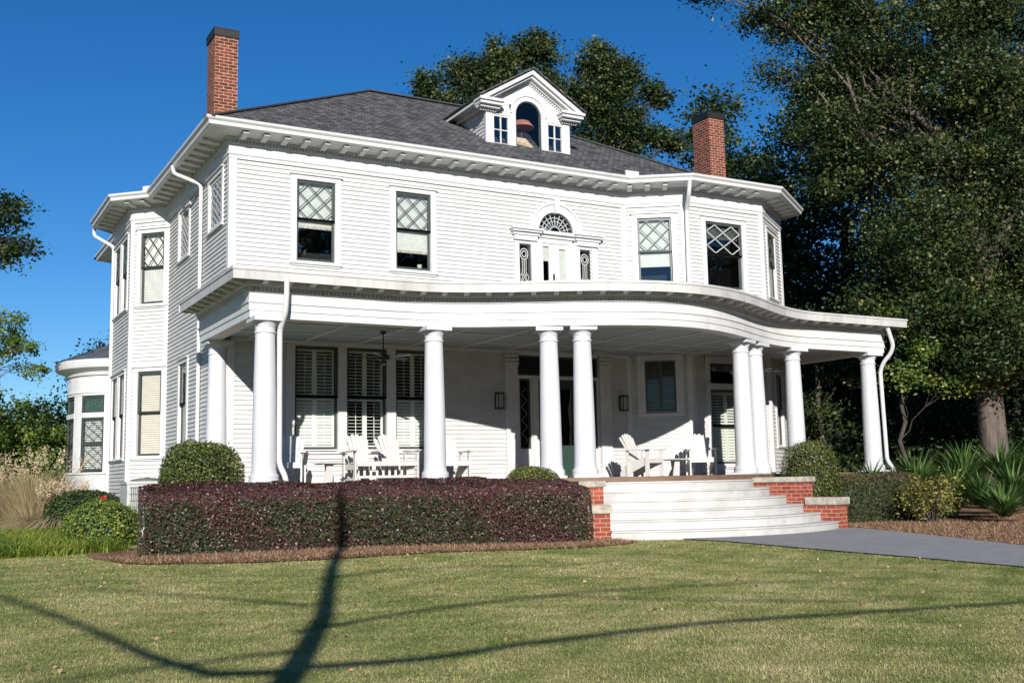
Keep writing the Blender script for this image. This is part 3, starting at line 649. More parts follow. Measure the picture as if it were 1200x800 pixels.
# front door unit -------------------------------------------------------
p = MB(fr)
for a, b in ((6.48, 6.86), (9.14, 9.52)):
    p.box(a, b, -.03, .10, .0, .18); p.box(a+.03, b-.03, -.03, .08, .182, 2.66)
    for k in range(4): s_ = a+.075+k*.068; p.box(s_, s_+.03, .08, .092, .3, 2.6)
    p.box(a+.01, b-.01, -.03, .10, 2.662, 2.69)
    for r_, z_, n_ in ((.035, 2.72, 4), (.04, 2.81, 5), (.035, 2.90, 4)):
        for k in range(n_): s_ = a+.05+(b-a-.1)*k/(n_-1); p.prism([(s_-r_, .06, z_-.03), (s_+r_, .06, z_-.03), (s_+r_*1.2, .13, z_+.03), (s_-r_*1.2, .13, z_+.03)], (0, -.05, .03))
    p.box(a+.03, b-.03, -.03, .085, 2.692, 2.98); p.box(a-.03, b+.03, -.03, .15, 2.982, 3.05)
p.box(6.40, 9.60, -.03, .12, 3.052, 3.16)
p.box(6.861, 9.139, -.06, .03, 2.385, 2.46); p.box(6.861, 9.139, -.06, .02, 2.94, 3.05)
for a, b in ((6.861, 6.90), (7.20, 7.42), (8.58, 8.80), (9.10, 9.139)): p.box(a, b, -.06, .02, .0, 2.384)
for a in (7.25, 8.62):
    p.box(a, a+.12, .022, .06, .18, 2.22); p.box(a-.02, a+.14, .022, .08, 2.222, 2.38)
p.box(6.90, 7.20, -.05, .0, .0, .72).box(8.80, 9.10, -.05, .0, .0, .72)
ent = p.build('entry_surround', 'trim', H)
s_ = MB(fr)
for a, b in ((6.90, 7.20), (8.80, 9.10)): sash_frame(fr, a, b, .722, 2.384, .04, -.05, -.005, s_)
sash_frame(fr, 6.861, 9.139, 2.462, 2.938, .045, -.05, -.005, s_); s_.build('sidelight_sash', 'sash', ent)
MB(fr).box(6.92, 7.18, -.035, -.031, .74, 2.36).box(8.82, 9.08, -.035, -.031, .74, 2.36).box(6.9, 9.1, -.035, -.031, 2.48, 2.92).build('sidelight_glass', 'dglass', ent)
l = MB(fr)
for a in (6.94, 8.84):
    for i in range(24):
        z = .85+i*.055; s1_ = a+.11+.07*math.sin(i*1.1); s2_ = a+.11+.07*math.sin((i+1)*1.1); l.bar((s1_, -.028, z), (s2_, -.028, z+.055), .008, .008, (0, 1, 0))
l.build('etched_scroll', 'grey', ent)
dd = MB(fr); dd.box(7.42, 7.58, -.09, -.045, .02, 2.384).box(8.42, 8.58, -.09, -.045, .02, 2.384).box(7.58, 8.42, -.09, -.045, 2.16, 2.384).box(7.58, 8.42, -.09, -.045, .02, .80)
dd.box(7.66, 8.34, -.045, -.03, .18, .42).box(7.66, 8.34, -.045, -.03, .50, .72); dr_ = dd.build('door', 'door', H)
MB(fr).box(7.58, 8.42, -.07, -.064, .80, 2.16).build('door_glass', 'dglass', dr_)
MB(fr).tube([(7.50, -.0, 1.0), (7.50, -.0, 1.2)], .012, 8).build('door_handle', mat('brass', (.5, .35, .15), .35, metal=1), dr_)
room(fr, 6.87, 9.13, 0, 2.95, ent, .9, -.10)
# ------------------------------------------------------------------ PORCH
def ya(x):
    u = abs(x-7.6)/5.3; return -3.42-(1.87*math.cos(PI/2*u)**2 if u < 1 else 0)
XS = [-.5] + list(np.linspace(2.0, 13.2, 61)) + [15.45]
PA = [(-.5, .35)] + [(x, ya(x)) for x in XS] + [(15.45, 3.2)]
ar = MB()
ar.sweep(PA, [(0, 2.95), (0, 3.07), (.02, 3.08), (.02, 3.20), (.045, 3.215), (.045, 3.235), (.015, 3.25), (.015, 3.60), (-.30, 3.60), (-.30, 2.95)])
ar.sweep(PA, [(.016, 3.40), (.04, 3.40), (.05, 3.42), (.03, 3.425), (.03, 3.49), (.085, 3.495), (.10, 3.54), (.10, 3.60), (.016, 3.60)])
for p, d in walk(PA, .075, .04):
    n = Vector((d.y, -d.x)); a = p+n*.028; ar.prism([(a.x-d.x*.019, a.y-d.y*.019, 3.432), (a.x+d.x*.019, a.y+d.y*.019, 3.432), (a.x+d.x*.019+n.x*.045, a.y+d.y*.019+n.y*.045, 3.432), (a.x-d.x*.019+n.x*.045, a.y-d.y*.019+n.y*.045, 3.432)], (0, 0, .058))
ar.build('entablature', 'trim', H)
PE = offset_path(PA, .40)
pf = MB(); pf.sweep(PA, [(.385, 3.555), (.405, 3.555), (.412, 3.71), (.43, 3.715), (.43, 3.76), (.385, 3.765)])
for q, sgn in ((PA[0], 1), (PA[-1], -1)):
    pass
pf.box(-.93, .0, .35, .372, 3.555, 3.765); pf.build('porch_fascia', 'fascia', H)
ps = MB(); ps.sweep(PA, [(.0, 3.603), (.385, 3.64), (.385, 3.66), (.0, 3.625)]); ps.build('porch_soffit', 'trim', H)
pr_ = MB(); pts = [(*q, 3.766) for q in PE]
inner = []
for x, y in PE:
    inner.append((min(max(x, .0), 15.0), 0 if 0 < x < 10 else 0, 4.02))
for i in range(len(pts)-1): pr_.poly([pts[i], pts[i+1], inner[i+1], inner[i]])
pr_.poly([(-.93, .36, 3.766), (-.93, -3.9, 3.766), (.0, 0, 4.02), (.0, .36, 3.8)])
pr_.build('porch_roof', mat('membrane_roof', (.33, .33, .32), .8, 2, .1), H)
pc = MB(); PC = offset_path(PA, -.30)
cpoly = [(x, y, 3.04) for x, y in PC] + [(13.0, 3.2, 3.04), (13, 0, 3.04), (0, .0, 3.04), (0, .35, 3.04)]
tri = MB()
for (xa, ya_), (xb, yb2) in zip(PC[1:-2], PC[2:-1]): tri.poly([(xa, ya_, 3.04), (xb, yb2, 3.04), (xb, 1.0, 3.04), (xa, 1.0, 3.04)])
tri.box(15.1, 15.16, -3.2, 3, 3.03, 3.04); tri.build('porch_ceiling', 'ceil', H)
bt = MB()
for x in np.arange(.4, 15, 1.22): bt.box(x-.03, x+.03, ya(x)+.3 if x > 0 else -3, .0 if x < 10 else -.9, 3.018, 3.038)
for y in (-1.2, -2.4): bt.box(-.2, 15.1, y-.028, y+.028, 3.020, 3.0375)
bt.box(.03, 10.0, -.10, -.003, 2.98, 3.036); bt.build('ceiling_batten', 'batten', H)
pbk = bracket_mesh(.25, .09, .10).build('porch_bracket', 'trim', H); first = True
segs = [[PA[0], PA[1]], PA[1:-1], [PA[-2], PA[-1]]]
for sgm in segs[:2]:
    for p, d in walk(sgm, .44, .22):
        n = Vector((d.y, -d.x)); q = p+n*.10; rz = math.atan2(d.y, d.x)
        if first: pbk.location = (q.x, q.y, 3.622); pbk.rotation_euler = (0, 0, rz); first = False
        else: link_copy(pbk, H, (q.x, q.y, 3.622), rz)
# columns
cols = [(-.22, -3.42, 0), (3.1, -3.38, 0), (5.22, -4.16, 1), (5.80, -4.47, 1), (10.22, -4.0+-.05, 1), (10.95, -3.68, 1), (12.55, -3.22, 0), (15.12, -3.17, 0), (-.20, .05, 0)]
prof = [(.0, .02), (.262, .02), (.262, .10), (.255, .105), (.262, .13), (.255, .17), (.235, .185), (.225, .20), (.222, .23), (.214, .26)]
for i in range(1, 13):
    u = i/12; prof.append((.212-.038*u**1.6, .26+2.40*u))
prof += [(.19, 2.665), (.196, 2.68), (.19, 2.695), (.176, 2.70), (.176, 2.78), (.188, 2.785), (.188, 2.80), (.215, 2.84), (.235, 2.868), (.235, 2.872), (.0, 2.872)]
cp = None
for x, y, r_ in cols:
    rz = 0
    if r_: d = (ya(x+.05)-ya(x-.05))/.1; rz = math.atan(d)*.9
    if cp is None:
        m = MB(); m.lathe(prof, (0, 0), 32); cp = smooth_by_angle(m.build('column', 'column', H)); cp.location = (x, y, 0)
        m = MB(); m.box(-.265, .265, -.265, .265, 2.872, 2.95); cap = m.build('capital', 'column', cp)
        m = MB(); m.box(-.27, .27, -.27, .27, -.05, .06); pl = m.build('plinth', 'column', cp)
    else:
        c = link_copy(cp, H, (x, y, 0), rz)
        for ch in (cap, pl): link_copy(ch, c, (0, 0, 0))
# pilaster at the house corner behind the last column
m = MB(); m.box(-.30, -.035, .10, .40, 0, 2.95); m.build('pilaster', 'trim', H)
# floor
fp = [(-.55, .4)]+[(x, y) for x, y in offset_path(PA, .06)[1:-1]]+[(15.5, 3.2)]
fm = MB()
inn = [(min(max(x, 0), 14), .4) for x, y in fp]
for i in range(1, len(fp)-2): fm.poly([(*fp[i], .02), (*fp[i+1], .02), (fp[i+1][0], .8, .02), (fp[i][0], .8, .02)])
fm.sweep(fp, [(0, -.075), (.03, -.075), (.03, .019), (0, .019)])
fm.build('porch_floor', 'floor', H)
fb = MB(); fb.sweep(offset_path(PA, .02), [(0, -1.25), (0, -.08), (-.2, -.08), (-.2, -1.25)]); fb.build('porch_foundation', 'pbrick', H)
cs = MB()
cs.box(9.85, 10.6, -4.42, -3.9, -.045, -.005); cs.box(5.3, 6.15, -4.8, -4.2, -.045, -.005)
# steps
NS = 6; st = MB(); zt_ = [-1.1+(1.02/6)*(i+1) for i in range(6)]; arcs = []
for i in range(7):
    u = i/6 if i < 6 else 1.0
    u = i/5.0
    Lp = (STEP_L0[0]+(STEP_L1[0]-STEP_L0[0])*u, STEP_L0[1]+(STEP_L1[1]-STEP_L0[1])*u); Rp = (STEP_R0[0]+(STEP_R1[0]-STEP_R0[0])*u, STEP_R0[1]+(STEP_R1[1]-STEP_R0[1])*u)
    Mp = (7.85-.12*u, -7.13+1.50*u)
    arcs.append(arc3(Lp, Mp, Rp))
for i in range(6):
    z0_ = -1.2 if i == 0 else zt_[i-1]; z1_ = zt_[i]; a = arcs[i]; b = arcs[i+1]
    for k in range(26):
        st.poly([(*a[k], z0_), (*a[k+1], z0_), (*a[k+1], z1_-.03), (*a[k], z1_-.03)])
        o1 = [(a[j][0], a[j][1]-.02) for j in (k, k+1)]
        st.poly([(*a[k], z1_-.03), (*a[k+1], z1_-.03), (*o1[1], z1_-.03), (*o1[0], z1_-.03)]); st.poly([(*o1[0], z1_-.03), (*o1[1], z1_-.03), (*o1[1], z1_), (*o1[0], z1_)])
        st.poly([(*o1[0], z1_), (*o1[1], z1_), (*b[k+1], z1_), (*b[k], z1_)])
st.build('steps', 'steps', H)
def cheek(p0, p1, sgn):
    d = Vector((p1[0]-p0[0], p1[1]-p0[1])); L = d.length; d /= L; n = Vector((-d.y, d.x))*sgn
    f_ = lambda s, o, z: (p0[0]+d.x*s+n.x*o, p0[1]+d.y*s+n.y*o, z)
    m = MB(f_); m.box(-.6, L*.62, .012, .42, -1.25, -.16); m.box(L*.62, L+.02, .012, .42, -1.25, -.62); c = m.build('cheek_wall', 'pbrick', H)
    m = MB(f_); m.box(-.6, L*.62+.05, -.03, .47, -.16, -.05); m.box(L*.62-.02+.03, L+.07, -.03, .47, -.62, -.47)
    bm = bmesh.new(); o = m.build('coping', 'stone', c); bm.from_mesh(o.data); bmesh.ops.bevel(bm, geom=bm.edges[:], offset=.012, segments=2, affect='EDGES'); bm.to_mesh(o.data); bm.free()
cheek(STEP_R1, STEP_R0, 1); cheek(STEP_L1, STEP_L0, -1)
# downspouts
def spout(pts, r=.045, name='downspout'):
    # round the corners
    P = [Vector(p) for p in pts]; out = [P[0]]
    for i in range(1, len(P)-1):
        a, b, c = P[i-1], P[i], P[i+1]; r1_ = min(.10, (a-b).length*.45); r2_ = min(.10, (c-b).length*.45); s = b+(a-b).normalized()*r1_; e = b+(c-b).normalized()*r2_
        for k in range(5): t_ = k/4; out.append(s*(1-t_)**2+b*2*t_*(1-t_)+e*t_*t_)
    out.append(P[-1]); m = MB(); m.tube(out, r, 12); return smooth_by_angle(m.build(name, 'gutter', H), 50)
spout([(-.6, 2.9, 7.38), (-.6, 2.75, 7.18), (-.08, 2.28, 6.86), (-.075, 2.28, 3.0), (-.075, 2.28, -1.0)])
spout([(.05, -3.80, 3.62), (.05, -3.80, 3.30), (.05, -3.72, 3.0), (.02, -3.5, 2.72), (.03, -3.50, .35), (.12, -3.6, .12), (.12, -3.62, -.5)], .05)
spout([(15.25, -3.72, 3.62), (15.45, -3.72, 3.1), (15.45, -3.62, 2.9), (15.38, -3.45, 2.72), (15.37, -3.33, 2.5), (15.40, -3.34, .30), (15.52, -3.42, .08), (15.55, -3.45, -.6)], .05)
spout([(11.16, -1.42, 7.38), (11.16, -1.36, 7.05), (11.34, -1.02, 6.72), (11.33, -.99, 3.9)], .055)
spout([(-1.32, 9.9, 7.36), (-1.32, 9.9, 7.15), (-.86, 9.35, 6.75), (-.86, 9.35, -1.0)], .05)
# conservatory (rear round room)
CV = thing('round_sunroom', 'white round sunroom with curved windows and grey metal roof behind the side bay', 'sunroom', (.25, 12.2, -1.0))
cc = (0.0, 0.0); Rw = 1.85
def ringp(r, z0, z1, a0=0, a1=2*PI, seg=64, th=.06):
    m = MB(); n_ = max(2, int(seg*(a1-a0)/(2*PI)))
    for i in range(n_):
        b0, b1 = a0+(a1-a0)*i/n_, a0+(a1-a0)*(i+1)/n_
        m.prism([(r*math.cos(b0), r*math.sin(b0), z0), (r*math.cos(b1), r*math.sin(b1), z0), (r*math.cos(b1), r*math.sin(b1), z1), (r*math.cos(b0), r*math.sin(b0), z1)], (0, 0, 0)) if 0 else m.poly([(r*math.cos(b0), r*math.sin(b0), z0), (r*math.cos(b1), r*math.sin(b1), z0), (r*math.cos(b1), r*math.sin(b1), z1), (r*math.cos(b0), r*math.sin(b0), z1)])
    return m
def addm(a, b): k = len(a.v); a.v += b.v; a.f += [tuple(i+k for i in f) for f in b.f]
wl = MB(); wl.lathe([(Rw, -.1), (Rw, 1.40), (Rw+.05, 1.41), (Rw+.05, 1.46), (Rw-.04, 1.47)], (0, 0), 64); wl.lathe([(Rw-.05, 3.68), (Rw+.01, 3.68), (Rw+.01, 3.74), (Rw+.04, 3.75), (Rw+.04, 3.80), (Rw, 3.81), (Rw, 4.35), (Rw-.1, 4.35)], (0, 0), 64)
NW = 10
for i in range(NW):
    a = 2*PI*(i+.5)/NW+.13; m2 = ringp(Rw, 1.46, 3.70, a-.105, a+.105, 40); addm(wl, m2)
wl_o = smooth_by_angle(wl.build('wall', 'trim', CV), 40)
stain = mat('stained_glass', (.05, .10, .08), .3, 22, .4, col2=(.012, .015, .016))
for i in range(NW):
    a = 2*PI*i/NW+.13; hw_ = 2*PI/NW/2-.105
    p0 = Vector(((Rw-.03)*math.cos(a-hw_), (Rw-.03)*math.sin(a-hw_))); p1 = Vector(((Rw-.03)*math.cos(a+hw_), (Rw-.03)*math.sin(a+hw_)))
    f2 = FR(p0, p1); f2.n = Vector((math.cos(a), math.sin(a))); L = f2.L
    q = MB(f2); sash_frame(f2, 0, L, 1.5, 2.3, .05, -.03, .015, q); sash_frame(f2, 0, L, 2.28, 3.04, .05, -.02, .02, q); sash_frame(f2, 0, L, 3.18, 3.66, .05, -.02, .02, q); wdw = q.build('window', 'sash', CV)
    q = MB(f2); q.box(-.02, L+.02, -.04, .04, 3.04, 3.18); q.build('transom_bar', 'trim', wdw)
    q = MB(f2); q.box(.03, L-.03, -.012, -.008, 1.5, 3.04); q.build('pane', 'cglass', wdw)
    q = MB(f2); q.box(.05, L-.05, -.03, -.02, 3.2, 3.64); q.build('stained_pane', stain, wdw)
    q = MB(f2); lattice(q, .05, L-.05, 1.55, 3.0, 2, .014, -.008, .0, 6); q.build('leading', 'munt', wdw)
    q = MB(f2); louvers(q, .04, L-.04, 1.55, 3.0, -.09, R(40), .06, .05); q.build('slat_blind', 'blind', wdw)
ic = MB(); ic.lathe([(1.2, 1.2), (1.2, 3.9)], (0, 0), 24); ic.build('room_interior', 'room', CV)
ev = MB(); ev.lathe([(Rw, 4.28), (Rw+.06, 4.26), (Rw+.10, 4.36), (Rw+.34, 4.46), (Rw+.36, 4.50), (Rw+.38, 4.66), (Rw+.34, 4.70), (Rw-.1, 4.72)], (0, 0), 64); smooth_by_angle(ev.build('cornice', 'trim', CV), 30)
rm = MB(); rm.lathe([(Rw+.36, 4.705), (0.02, 5.55)], (0, 0), 40)
for i in range(24):
    a = 2*PI*i/24; rm.bar(((Rw+.34)*math.cos(a), (Rw+.34)*math.sin(a), 4.72), (.1*math.cos(a), .1*math.sin(a), 5.56), .025, .04)
rm.build('roof', 'metalroof', CV)

# ------------------------------------------------------------------ porch lanterns, fans
def lantern(x, label):
    t = thing('wall_lantern', label, 'wall lamp', (x, -.03, 1.84), 0, 'lanterns beside the front door')
    m = MB(); m.box(-.055, .055, -.03, .0, -.16, .16).box(-.03, .03, -.08, -.03, .12, .15).box(-.03, .03, -.08, -.03, -.16, -.13); m.build('back_plate', 'iron', t)
    m = MB(); m.box(-.085, .085, -.22, -.05, .15, .185).box(-.085, .085, -.22, -.05, -.20, -.175)
    for a in (-.08, .065):
        for b in (-.215, -.07): m.box(a, a+.015, b, b+.015, -.175, .15)
    m.build('cage', 'iron', t); m = MB(); m.box(-.06, .06, -.195, -.075, -.17, .145); m.build('lantern_glass', 'frost', t); return t
lantern(6.28, 'black lantern with frosted glass on the clapboards left of the front door')
lantern(9.80, 'black lantern with frosted glass right of the front door, beside the bay')
def fan(x, y, label, rz):
    t = thing('ceiling_fan', label, 'fan', (x, y, 3.03), rz, 'ceiling fans under the porch')
    m = MB(); m.lathe([(.0, 0), (.06, 0), (.05, -.05), (.014, -.06), (.014, -.42), (.0, -.42)], (0, 0), 14); m.build('rod', 'iron', t)
    m = MB(); m.lathe([(.0, -.40), (.03, -.40), (.05, -.45), (.12, -.48), (.145, -.53), (.12, -.58), (.07, -.60), (.07, -.64), (.05, -.68), (.0, -.69)], (0, 0), 20); smooth_by_angle(m.build('motor', 'iron', t), 40)
    for k in range(5):
        a = 2*PI*k/5; m = MB(); f_ = lambda s, o, z, a=a: (s*math.cos(a)-o*math.sin(a), s*math.sin(a)+o*math.cos(a), z)
        m.fr = f_; m.prism([(.12, -.02, -.53), (.20, -.06, -.52), (.62, -.075, -.51), (.65, -.05, -.51), (.65, .05, -.525), (.62, .075, -.53), (.20, .06, -.535), (.12, .02, -.535)], (0, 0, .01)); m.build('blade', 'darkbark' if 0 else 'iron', t)
fan(2.62, -2.0, 'dark ceiling fan hanging before the shuttered windows at the left of the porch', .3)
fan(12.3, -2.2, 'dark ceiling fan hanging behind the right hand column pair near the bay', .8)

# ------------------------------------------------------------------ furniture
def bx(m, cx_, cy_, cz_, sx, sy, sz): return m.box(cx_-sx/2, cx_+sx/2, cy_-sy/2, cy_+sy/2, cz_-sz/2, cz_+sz/2)
def back_slats(t, x0):
    for i in range(6):
        u = (i-2.5)/2.5; m = MB(); top = .98-.09*u*u; s = .075
        b0 = (x0+u*.155, .16, .36); b1 = (x0+u*.25, .42, top)
        m.prism([(b0[0]-.030, b0[1], b0[2]), (b0[0]+.030, b0[1], b0[2]), (b1[0]+.047, b1[1], b1[2]-.02), (b1[0], b1[1]+.004, b1[2]+.015), (b1[0]-.047, b1[1], b1[2]-.02)], (0, .02, .006)); m.build('back_slat', 'chair', t)
def adirondack(label, loc, rz, group):
    t = thing('adirondack_chair', label, 'chair', loc, rz, group)
    m = MB()
    for i in range(6): u = i/5; bx(m, 0, -.30+.48*u, .40-.05*u, .54, .085, .02)
    m.build('seat', 'chair', t); back_slats(t, 0)
    m = MB(); bx(m, 0, .30, .62, .56, .025, .07); bx(m, 0, .19, .38, .54, .03, .08); m.build('back_rail', 'chair', t)
    for s in (-1, 1):
        m = MB(); m.prism([(s*.33-.06, -.42, .60), (s*.33+.06, -.42, .60), (s*.33+.06, .1, .59), (s*.33+.02, .36, .585), (s*.33-.02, .36, .585), (s*.33-.06, .1, .59)], (0, 0, .022)); m.build('arm', 'chair', t)
        m = MB(); bx(m, s*.30, -.30, .30, .03, .10, .60); m.build('leg', 'chair', t)
        m = MB(); m.prism([(s*.27-.012, -.34, .30), (s*.27-.012, -.34, .41), (s*.27-.012, .2, .35), (s*.27-.012, .44, .10), (s*.27-.012, .44, .0), (s*.27-.012, .34, .0)], (.025, 0, 0)); m.build('side_rail', 'chair', t)
        m = MB(); bx(m, s*.31, .22, .30, .03, .06, .60); m.build('leg', 'chair', t)
    m = MB(); bx(m, 0, -.34, .35, .56, .02, .10); m.build('apron', 'chair', t)
    return t
def glider(label, loc, rz, group=None):
    t = thing('twin_glider', label, 'bench', loc, rz, group)
    for x0 in (-.36, .36): back_slats(t, x0)
    m = MB()
    for i in range(6): u = i/5; bx(m, 0, -.30+.48*u, .40-.05*u, 1.34, .085, .02)
    m.build('seat', 'chair', t)
    m = MB(); bx(m, 0, -.35, .36, 1.36, .022, .09); bx(m, 0, -.20, .10, 1.30, .06, .05); m.build('apron', 'chair', t)
    m = MB()
    for i in range(9): bx(m, -.56+i*.14, -.16, .22, .05, .015, .20)
    m.build('lower_slats', 'chair', t)
    m = MB(); bx(m, 0, .30, .62, 1.34, .025, .07); bx(m, 0, .05, .64, .20, .34, .02); m.build('back_rail', 'chair', t)
    for s in (-1, 1):
        m = MB(); m.prism([(s*.73-.06, -.44, .62), (s*.73+.06, -.44, .62), (s*.73+.06, .1, .60), (s*.73+.02, .34, .59), (s*.73-.02, .34, .59), (s*.73-.06, .1, .60)], (0, 0, .022)); m.build('arm', 'chair', t)
        m = MB(); bx(m, s*.70, -.30, .31, .03, .09, .62); m.build('leg', 'chair', t); m = MB(); bx(m, s*.70, .24, .31, .03, .09, .62); m.build('leg', 'chair', t)
        m = MB(); bx(m, s*.66, 0, .06, .05, .86, .05); bx(m, s*.66, 0, .30, .03, .66, .10); m.build('base_rail', 'chair', t)
    return t
def side_table(label, loc, rz=0):
    t = thing('side_table', label, 'table', loc, rz, 'small white tables on the porch')
    m = MB()
    for i in range(5): bx(m, -.20+i*.10, 0, .44, .09, .46, .02)
    bx(m, 0, -.15, .42, .46, .05, .02); bx(m, 0, .15, .42, .46, .05, .02); m.build('table_top', 'chair', t)
    for s in (-1, 1):
        m = MB(); m.prism([(s*.10-.10, s*.11-.01, 0), (s*.10+.10, s*.11-.01, 0), (s*.04+.07, s*.11-.01, .41), (s*.04-.07, s*.11-.01, .41)], (0, .022, 0)); m.build('leg', 'chair', t)
    return t
fz = .02
glider('white twin glider bench with two fan backs under the left porch windows', (2.80, -1.35, fz), R(4))
adirondack('white slatted armchair in shadow behind the leftmost column', (.98, -1.0, fz), R(-25), 'white armchairs on the porch')
adirondack('white slatted armchair half hidden behind the second column', (4.42, -1.35, fz), R(-6), 'white armchairs on the porch')
adirondack('white slatted armchair seen from its side between door and small table', (9.05, -1.9, fz), R(22), 'white armchairs on the porch')
adirondack('white slatted armchair facing the steps right of the small table', (10.62, -2.05, fz), R(-30), 'white armchairs on the porch')
side_table('small white table between the shaded armchair and the twin glider', (1.55, -1.8, fz-.06), .2)
side_table('small white table between the two armchairs right of the front door', (9.82, -2.1, fz-.06), .1)
# AC unit
t = thing('air_conditioner', 'grey outdoor air conditioning unit by the side bay', 'air conditioner', (-1.0, 2.9, gz(-1, 3)+.18), R(0))
m = MB(); m.box(-.56, .56, -.48, .48, -.2, -.005).box(-.50, .50, -.42, .42, 0, .90).box(-.52, .52, -.44, .44, .90, .96); m.build('housing', 'acm', t)
m = MB()
for i in range(22): m.box(-.42+i*.04, -.405+i*.04, -.433, -.42, .10, .84)
for i in range(6): m.box(-.45, .45, -.438, -.425, .12+i*.14, .13+i*.14)
m.build('side_grille', 'acd', t)
m = MB(); m.lathe([(.36, .96), (.34, 1.0), (.15, 1.03), (0.01, 1.03)], (0, 0), 24)
for i in range(10): a = 2*PI*i/10; m.bar((0, 0, 1.04), (.36*math.cos(a), .36*math.sin(a), .985), .012, .012)
m.build('fan_guard', 'acd', t)

# ------------------------------------------------------------------ foliage helpers
def leaves(name, P, size, mt, parent=None, tint=None, aspect=.55, nrm=None, nmix=0., seed=0, droop=0., kind=None, updir=None):
    r = np.random.default_rng(seed+len(P)); N = len(P); P = np.asarray(P, float)
    a = r.normal(size=(N, 3)); a[:, 2] *= .6
    if updir is not None: a = a*.35+updir
    if droop: a[:, 2] -= droop
    a /= np.linalg.norm(a, axis=1)[:, None]; b = r.normal(size=(N, 3))
    if nrm is not None: nn = nrm*nmix+r.normal(size=(N, 3))*.5; a = a-nn*((a*nn).sum(1)/(nn*nn).sum(1))[:, None]; a /= np.linalg.norm(a, axis=1)[:, None]; b = np.cross(nn, a)
    b -= a*(a*b).sum(1)[:, None]; b /= np.linalg.norm(b, axis=1)[:, None]
    s = (size*(.6+.8*r.random(N)))[:, None] if np.isscalar(size) else (size*(.6+.8*r.random(N)))[:, None]
    c = np.cross(a, b); V = np.stack([P-a*s*.5, P+b*s*aspect*.5+c*s*.06-a*s*.02, P+a*s*.5, P-b*s*aspect*.5+c*s*.06-a*s*.02], 1).reshape(-1, 3)
    me = bpy.data.meshes.new(name); me.vertices.add(4*N); me.vertices.foreach_set('co', V.astype(np.float32).ravel())
    me.loops.add(4*N); me.loops.foreach_set('vertex_index', np.arange(4*N, dtype=np.int32)); me.polygons.add(N)
    me.polygons.foreach_set('loop_start', np.arange(0, 4*N, 4, dtype=np.int32)); me.polygons.foreach_set('loop_total', np.full(N, 4, np.int32)); me.update()
    tv = r.random(N) if tint is None else np.clip(tint+r.normal(size=N)*.06, 0, 1)
    at = me.attributes.new('tint', 'FLOAT', 'POINT'); at.data.foreach_set('value', np.repeat(tv, 4).astype(np.float32))
    me.materials.append(mt); o = bpy.data.objects.new(name, me); COL.objects.link(o)
    if parent: o.parent = parent
    if kind: o['kind'] = kind
    return o
LM = dict(
 oak=leafmat('oak_leaves', [(0, (.009, .020, .006)), (.45, (.026, .048, .013)), (.8, (.070, .098, .024)), (1, (.17, .17, .05))]),
 deep=leafmat('evergreen_leaves', [(0, (.008, .018, .006)), (.5, (.020, .040, .010)), (.85, (.050, .078, .018)), (1, (.11, .13, .035))]),
 bright=leafmat('bright_leaves', [(0, (.035, .07, .014)), (.5, (.10, .17, .03)), (.85, (.20, .25, .045)), (1, (.42, .38, .08))]),
 maroon=leafmat('maroon_hedge_leaves', [(0, (.018, .032, .010)), (.30, (.045, .066, .024)), (.46, (.075, .085, .036)), (.55, (.052, .022, .024)), (.8, (.095, .032, .038)), (1, (.17, .070, .072))], .40, .15),
 box=leafmat('boxwood_leaves', [(0, (.022, .036, .010)), (.4, (.075, .10, .022)), (.8, (.17, .20, .045)), (1, (.26, .15, .06))], .4, .2),
 abelia=leafmat('abelia_leaves', [(0, (.030, .038, .015)), (.5, (.065, .075, .028)), (.8, (.11, .085, .045)), (1, (.16, .09, .05))]),
 yucca=leafmat('yucca_blades', [(0, (.030, .070, .018)), (.6, (.08, .155, .035)), (1, (.20, .27, .09))], .35, .15),
 pampas=leafmat('pampas_blades', [(0, (.28, .24, .11)), (.5, (.55, .43, .27)), (1, (.72, .62, .47))], .8, .3),
 lily=leafmat('border_grass', [(0, (.09, .15, .02)), (.5, (.22, .30, .04)), (1, (.42, .42, .07))], .5, .3),
 grass=leafmat('grass_blades', [(0, (.10, .17, .03)), (.32, (.24, .30, .08)), (.6, (.48, .46, .19)), (1, (.78, .66, .40))], .6, .42),
 straw=leafmat('straw_needles', [(0, (.11, .055, .030)), (.5, (.30, .175, .10)), (1, (.55, .38, .24))], .8, .1),
 red=leafmat('red_petals', [(0, (.5, .01, .02)), (1, (.7, .05, .06))]),
 flax=leafmat('variegated_leaves', [(0, (.05, .07, .015)), (.6, (.14, .14, .03)), (1, (.40, .34, .07))]))
def vnoise(P, s, seed=0):                  # cheap smooth 3-d value noise
    q = P*s+seed*17.3; return (np.sin(q[:, 0]*1.7+np.sin(q[:, 1]*1.3))*np.cos(q[:, 1]*1.9+np.sin(q[:, 2]*1.1+q[:, 0]*.7))+np.sin(q[:, 2]*2.3+q[:, 0]*1.1+1.3*np.sin(q[:, 1])))*.5
def ellip_leaves(c, r, n, rr, shell=.55, clump=None, flat=1.):
    if clump:                               # clusters spread through the ellipsoid, denser to the outside
        k = clump[0]; d = rr.normal(size=(k, 3)); d /= np.linalg.norm(d, axis=1)[:, None]; rad = (shell+(1-shell)*rr.random(k))[:, None]
        cen = d*rad*np.array(r)+np.array(c); idx = rr.integers(0, k, n); sz = clump[1]*(.55+.9*rr.random(k))
        off = rr.normal(size=(n, 3))*sz[idx][:, None]*np.array([1, 1, .6]); return cen[idx]+off, idx, rr.random(k)[idx]
    d = rr.normal(size=(n, 3)); d /= np.linalg.norm(d, axis=1)[:, None]; return d*(shell+(1-shell)*rr.random(n))[:, None]*np.array(r)+np.array(c), None, None
